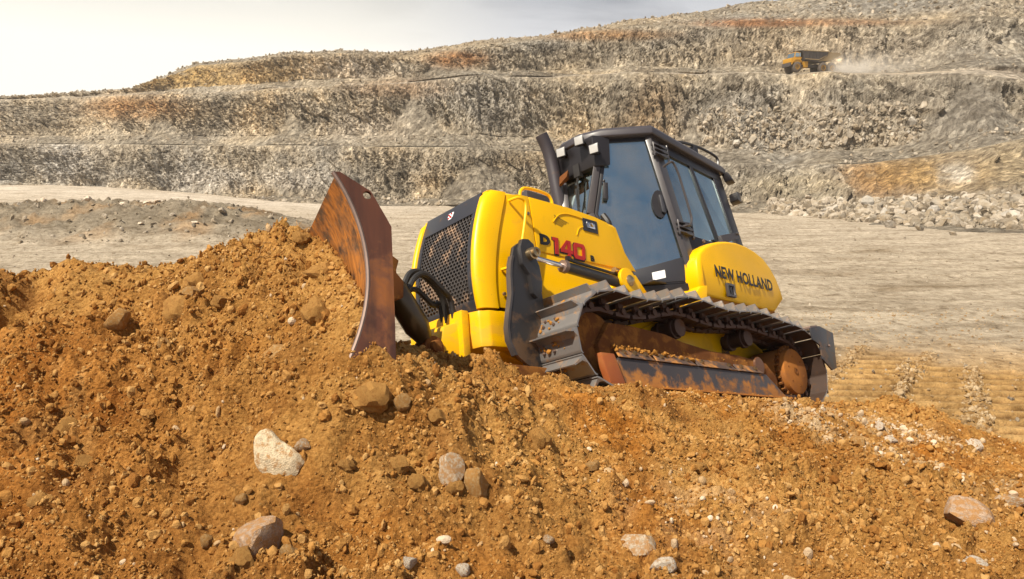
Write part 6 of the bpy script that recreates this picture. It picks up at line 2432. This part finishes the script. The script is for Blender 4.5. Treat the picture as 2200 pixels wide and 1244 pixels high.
# ------------------------------------------------------------------ the dump truck on the upper bench
def truck():
    px0 = 1742
    D = 147.5
    j = int(np.argmin(np.abs(WALL['px'] - px0)))
    rows = np.where((WALL['lv'] >= 5) & (WALL['lv'] < 6))[0]
    zg = float(WALL['V'][rows, j, 2].mean())
    x0 = float(at(px0, 150, D)[0])
    T = empty('dump_truck')
    T.location = (x0, D, zg)
    T.rotation_euler = (0, 0, R(180 + 14))
    T.scale = (1.03, 1.03, 1.10)
    tag(T, 'small yellow articulated dump truck driving on the upper bench road, trailing dust', 'dump truck')
    g = G()
    g.box(3.0, 5.0, -1.35, 1.35, 1.55, 2.35)
    g.box(2.7, 4.1, -1.2, 1.2, 2.3, 2.5)
    g.build('front_body', M['tyellow'], T, bevel=0.10)
    g = G()
    g.hexa([(3.0, -1.25, 2.35), (4.3, -1.25, 2.35), (4.3, 1.25, 2.35), (3.0, 1.25, 2.35)], [(3.1, -1.2, 3.35), (4.15, -1.2, 3.35), (4.15, 1.2, 3.35), (3.1, 1.2, 3.35)])
    cb = g.build('truck_cab', M['tyellow'], T, bevel=0.06)
    for s in (1, -1):
        g = G(); g.hexa([(3.42, s * 1.235, 2.55), (4.22, s * 1.235, 2.55), (4.22, s * 1.27, 2.55), (3.42, s * 1.27, 2.55)], [(3.45, s * 1.20, 3.22), (4.10, s * 1.20, 3.22), (4.10, s * 1.24, 3.22), (3.45, s * 1.24, 3.22)])
        g.build('side_window', M['glass'], cb)
        g = G(); g.box(3.12, 3.34, s * 1.21, s * 1.26, 2.6, 3.2); g.build('rear_quarter_window', M['glass'], cb)
    g = G(); g.hexa([(4.30, -1.1, 2.5), (4.33, -1.1, 2.5), (4.33, 1.1, 2.5), (4.30, 1.1, 2.5)], [(4.17, -1.05, 3.25), (4.20, -1.05, 3.25), (4.20, 1.05, 3.25), (4.17, 1.05, 3.25)])
    g.build('windscreen', M['glass'], cb)
    for s in (1, -1):
        g = G()
        pts = arc((3.75, .95), 1.25, 15, 165, 10)
        inn = arc((3.75, .95), 1.12, 165, 15, 10)
        g.prism(pts + inn, 1, s * .85, s * 1.42)
        g.build('fender', M['tyellow'], T)
    g = G(); g.box(4.85, 5.25, -1.25, 1.25, .95, 1.5); g.box(4.9, 5.2, -1.2, 1.2, 1.5, 1.6)
    g.build('bumper', M['tgrey'], T, bevel=0.05)
    g = G(); g.box(1.3, 2.2, -1.0, 1.0, .9, 1.9); g.build('side_tank', M['tyellow'], T, bevel=0.05)
    g = G(); g.box(-4.2, 3.2, -.5, .5, 1.0, 1.5); g.box(1.9, 2.7, -.8, .8, 1.0, 2.2); g.build('chassis', M['tgrey'], T, bevel=.04)
    # dump body: V floor, flared sides with ribs, raised tail
    side = [(2.6, 3.55), (2.2, 2.2), (-.6, 1.95), (-3.2, 2.3), (-5.1, 3.15), (-4.9, 3.45), (-2.9, 3.45), (-2.4, 3.55)]
    g = G()
    g.prism([(2.15, 2.2), (-.6, 1.75), (-3.2, 2.1), (-5.1, 3.05), (-5.1, 3.2), (-3.2, 2.3), (-.6, 1.95), (2.15, 2.35)], 1, -1.25, 1.25)
    g.hexa([(2.2, -1.3, 2.1), (2.35, -1.3, 2.1), (2.35, 1.3, 2.1), (2.2, 1.3, 2.1)], [(2.65, -1.5, 3.6), (2.8, -1.5, 3.6), (2.8, 1.5, 3.6), (2.65, 1.5, 3.6)])
    g.box(2.7, 3.6, -1.3, 1.3, 3.52, 3.6)
    bd = g.build('dump_body', M['tgrey'], T)
    for s in (1, -1):
        g = G()
        g.slab([(x, s * (1.28 + .22 * (z - 1.9) / 1.6), z) for x, z in [(2.7, 3.58), (2.25, 2.25), (-.6, 1.95), (-2.3, 2.85), (-2.5, 3.62)]], (0, s, 0), .08)
        g.build('body_side', M['tgrey'], bd)
        g = G()
        g.slab([(x, s * (1.27 + .2 * (z - 1.9) / 1.6), z) for x, z in [(-2.45, 3.5), (-.6, 1.9), (-3.2, 2.15), (-5.15, 3.1), (-4.85, 3.45)]], (0, s, 0), .08)
        g.build('tail_side', M['tdust'], bd)
        g = G()
        for x in (1.6, .9, .2, -.5, -1.2, -1.9):
            zb = 2.15 + max(0, (-.4 - x)) * .42
            g.hexa([(x - .05, s * 1.30, zb), (x + .05, s * 1.30, zb), (x + .05, s * 1.40, zb), (x - .05, s * 1.40, zb)], [(x - .05, s * 1.50, 3.5), (x + .05, s * 1.50, 3.5), (x + .05, s * 1.58, 3.5), (x - .05, s * 1.58, 3.5)])
        rb = g.build('body_rib', M['tgrey'], bd); rb['kind'] = 'stuff'
        g = G()
        g.slab([(x, s * 1.56, z) for x, z in [(2.7, 3.62), (2.7, 3.50), (-2.5, 3.50), (-2.5, 3.62)]], (0, s, 0), .12)
        g.slab([(x, s * 1.42, z) for x, z in [(2.2, 2.32), (2.2, 2.20), (-.6, 2.12), (-2.4, 2.98), (-2.45, 3.1), (-.6, 2.26)]], (0, s, 0), .12)
        g.build('body_rail', M['tdust'], bd)
    for x in (3.75, -1.6, -3.45):
        for s in (1, -1):
            g = G()
            prof = [(.42, .0), (.72, .0), (.86, .08), (.90, .2), (.90, .5), (.86, .62), (.72, .70), (.42, .70)]
            g.lathe((x, s * .72, .90), (0, s, 0), prof, 28)
            for k in range(22):
                a = 2 * math.pi * k / 22
                for yy in (.1, .42):
                    c = np.array([x + .90 * math.cos(a), s * (.72 + yy), .90 + .90 * math.sin(a)])
                    t = np.array([-math.sin(a), 0, math.cos(a)]); n = np.array([math.cos(a), 0, math.sin(a)])
                    w = np.array([0, s * .2, 0])
                    g.hexa([c - t * .05 - n * .05, c + t * .05 - n * .05, c + t * .05 - n * .05 + w, c - t * .05 - n * .05 + w], [c - t * .04 + n * .035, c + t * .04 + n * .035, c + t * .04 + n * .035 + w, c - t * .04 + n * .035 + w])
            w_ = g.build('wheel', M['tyre'], T, smooth=30)
            g = G()
            g.lathe((x, s * (.72 + .60), .90), (0, s, 0), [(.44, .10), (.46, .115), (.40, .10), (.33, .02), (.16, .0), (.15, .09), (.05, .10)], 24)
            g.build('rim', M['tyellow'], w_, smooth=30)
    # dust boiling up behind the wheels
    m = bpy.data.materials.new("road_dust")
    m.use_nodes = True
    nt = m.node_tree
    nt.nodes.clear()
    out = nt.nodes.new('ShaderNodeOutputMaterial')
    pv = nt.nodes.new('ShaderNodeVolumePrincipled')
    pv.inputs['Color'].default_value = (0.99, 0.93, 0.84, 1)
    pv.inputs['Anisotropy'].default_value = -0.35
    tc = nt.nodes.new('ShaderNodeTexCoord')
    sp = nt.nodes.new('ShaderNodeSeparateXYZ')
    nt.links.new(tc.outputs['Generated'], sp.inputs[0])
    n = noise(nt, coords(nt, 'Object'), 0.45, 4, 0.6, .5)
    ax = math_(nt, 'SUBTRACT', 1.0, sp.outputs['X'])
    # ellipsoidal fall-off towards the faces of the volume
    def hill(v):
        return math_(nt, 'MULTIPLY', math_(nt, 'MULTIPLY', v, math_(nt, 'SUBTRACT', 1.0, v)), 4.0)
    e = math_(nt, 'MULTIPLY', hill(sp.outputs['Y']), math_(nt, 'POWER', ax, 1.6))
    zt = math_(nt, 'SUBTRACT', 1.0, sp.outputs['Z'])
    e = math_(nt, 'MULTIPLY', e, math_(nt, 'POWER', zt, 1.8))
    e = math_(nt, 'MULTIPLY', e, math_(nt, 'MULTIPLY', math_(nt, 'MINIMUM', math_(nt, 'MULTIPLY', sp.outputs['X'], 8.0), 1.0), 1.0))
    d = math_(nt, 'MULTIPLY', e, math_(nt, 'MAXIMUM', math_(nt, 'MULTIPLY_ADD', n, 4.0, -1.3), 0.0))
    d = math_(nt, 'MULTIPLY', d, .8)
    nt.links.new(d, pv.inputs['Density'])
    nt.links.new(pv.outputs[0], out.inputs['Volume'])
    g = G()
    g.box(0, 24, -3.5, 3.0, 0, 5.0)
    o = g.build('dust_cloud', m, None, smooth=0)
    o.location = (x0 + 2.2, D - .5, zg - .3)
    o.rotation_euler = (0, R(0), R(-8))
    tag(o, 'pale dust cloud hanging on the bench road behind the dump truck', 'dust', kind='stuff')


truck()


def explode(prefix):
    """give every separate piece of a joined part an object of its own"""
    for o in [o for o in COL.objects if o.type == 'MESH' and o.name.split('.')[0] == prefix]:
        me = o.data
        nv = len(me.vertices)
        par = list(range(nv))

        def find(a):
            while par[a] != a:
                par[a] = par[par[a]]; a = par[a]
            return a
        for e in me.edges:
            a, b = find(e.vertices[0]), find(e.vertices[1])
            if a != b: par[a] = b
        isl = {}
        for v in range(nv):
            isl.setdefault(find(v), []).append(v)
        co = np.array([v.co[:] for v in me.vertices])
        boxes = [(co[v].min(0) - .006, co[v].max(0) + .006, set(v)) for v in isl.values()]
        k = 0
        while k < len(boxes):                 # pieces that touch stay together
            j = k + 1
            while j < len(boxes):
                if np.all(boxes[k][0] <= boxes[j][1]) and np.all(boxes[j][0] <= boxes[k][1]):
                    boxes[k] = (np.minimum(boxes[k][0], boxes[j][0]), np.maximum(boxes[k][1], boxes[j][1]), boxes[k][2] | boxes[j][2])
                    boxes.pop(j); j = k + 1
                else:
                    j += 1
            k += 1
        if len(boxes) < 2:
            continue
        for n, (lo, hi, vs) in enumerate(boxes):
            keep = sorted(vs); mp = {v: i for i, v in enumerate(keep)}
            fs = [[mp[v] for v in p.vertices] for p in me.polygons if p.vertices[0] in vs]
            m2 = bpy.data.meshes.new(prefix)
            m2.from_pydata([tuple(co[v]) for v in keep], [], fs)
            for mt in me.materials: m2.materials.append(mt)
            m2.polygons.foreach_set('use_smooth', [True] * len(fs)); m2.set_sharp_from_angle(angle=R(35))
            if n == 0:
                o.data = m2
            else:
                q = bpy.data.objects.new(prefix, m2); COL.objects.link(q); q.parent = o.parent


for _n in ('bolt', 'nose_bolt', 'panel_stud', 'frame_bolt', 'cover_bolt', 'guard_bolt', 'back_rib', 'back_beam', 'blade_bracket', 'embossed_arc', 'hydraulic_hose', 'knuckle', 'body_rail', 'rear_lamp', 'emblem_mark', 'fender', 'push_frame', 'control_console'):
    explode(_n)
for o in COL.objects:
    if o.name.split('.')[0] in ('louvre_hole', 'emblem_mark', 'body_rib'):
        o['kind'] = 'stuff'


def nth(k):
    return ['first', 'second', 'third', 'fourth', 'fifth', 'sixth', 'seventh', 'eighth', 'ninth', 'tenth', 'eleventh', 'twelfth'][k] if k < 12 else '%d%s' % (k + 1, {1: 'st', 2: 'nd', 3: 'rd'}.get((k + 1) % 10, 'th') if k not in (11, 12) else 'th')


def place_labels(group, nrows, where):
    """label look-alikes by tone, size and their place, row by row from the left"""
    os_ = [o for o in COL.objects if o.get('group') == group]
    q = []
    for o in os_:
        x, y, z = o.location
        q.append((o, x / y, (z - 4) / y))
    q.sort(key=lambda t: t[2])
    per = math.ceil(len(q) / nrows)
    big = sorted([max(o.scale) for o in os_])
    b1, b2 = big[len(big) // 3], big[2 * len(big) // 3]
    for r_ in range(nrows):
        row = sorted(q[r_ * per:(r_ + 1) * per], key=lambda t: t[1])
        rn = '' if nrows == 1 else (', lowest row' if r_ == 0 else ', top row' if r_ == nrows - 1 else ', %s row up' % nth(r_))
        for k, (o, _, _) in enumerate(row):
            s_ = max(o.scale)
            sz = 'large' if s_ > b2 else 'middling' if s_ > b1 else 'small'
            mt = o.material_slots[0].material.name
            tone = 'pale' if mt.startswith(('pale', 'white')) else 'grey'
            side = ('%s from the left' % nth(k)) if k < len(row) / 2 else (('%s from the right' % nth(len(row) - 1 - k)) if k < len(row) - 1 else 'rightmost')
            if k == 0: side = 'leftmost'
            o['label'] = '%s %s %s%s, %s' % (sz, tone, where, rn, side)


place_labels("boulders of the rubble slope at the far right", 6, "boulder of far right rubble slope")
place_labels("blocks on the middle bench right of the cab", 3, "block on bench right of cab")
place_labels("pale stones on the gravel berm", 1, "stone on the left gravel berm")
place_labels("grey stones at the left end of the berm", 1, "stone at the berm's left end")


# ------------------------------------------------------------------ dusty air over the pit
def haze():
    m = bpy.data.materials.new("dusty_air")
    m.use_nodes = True
    nt = m.node_tree
    nt.nodes.clear()
    out = nt.nodes.new('ShaderNodeOutputMaterial')
    pv = nt.nodes.new('ShaderNodeVolumePrincipled')
    pv.inputs['Color'].default_value = (0.95, 0.90, 0.82, 1)
    pv.inputs['Density'].default_value = 0.0003
    pv.inputs['Anisotropy'].default_value = 0.0
    nt.links.new(pv.outputs[0], out.inputs['Volume'])
    g = G()
    g.box(-420, 420, -30, 330, -2.2, 75)
    o = g.build('haze', m, None, smooth=0)
    tag(o, kind='stuff')


haze()
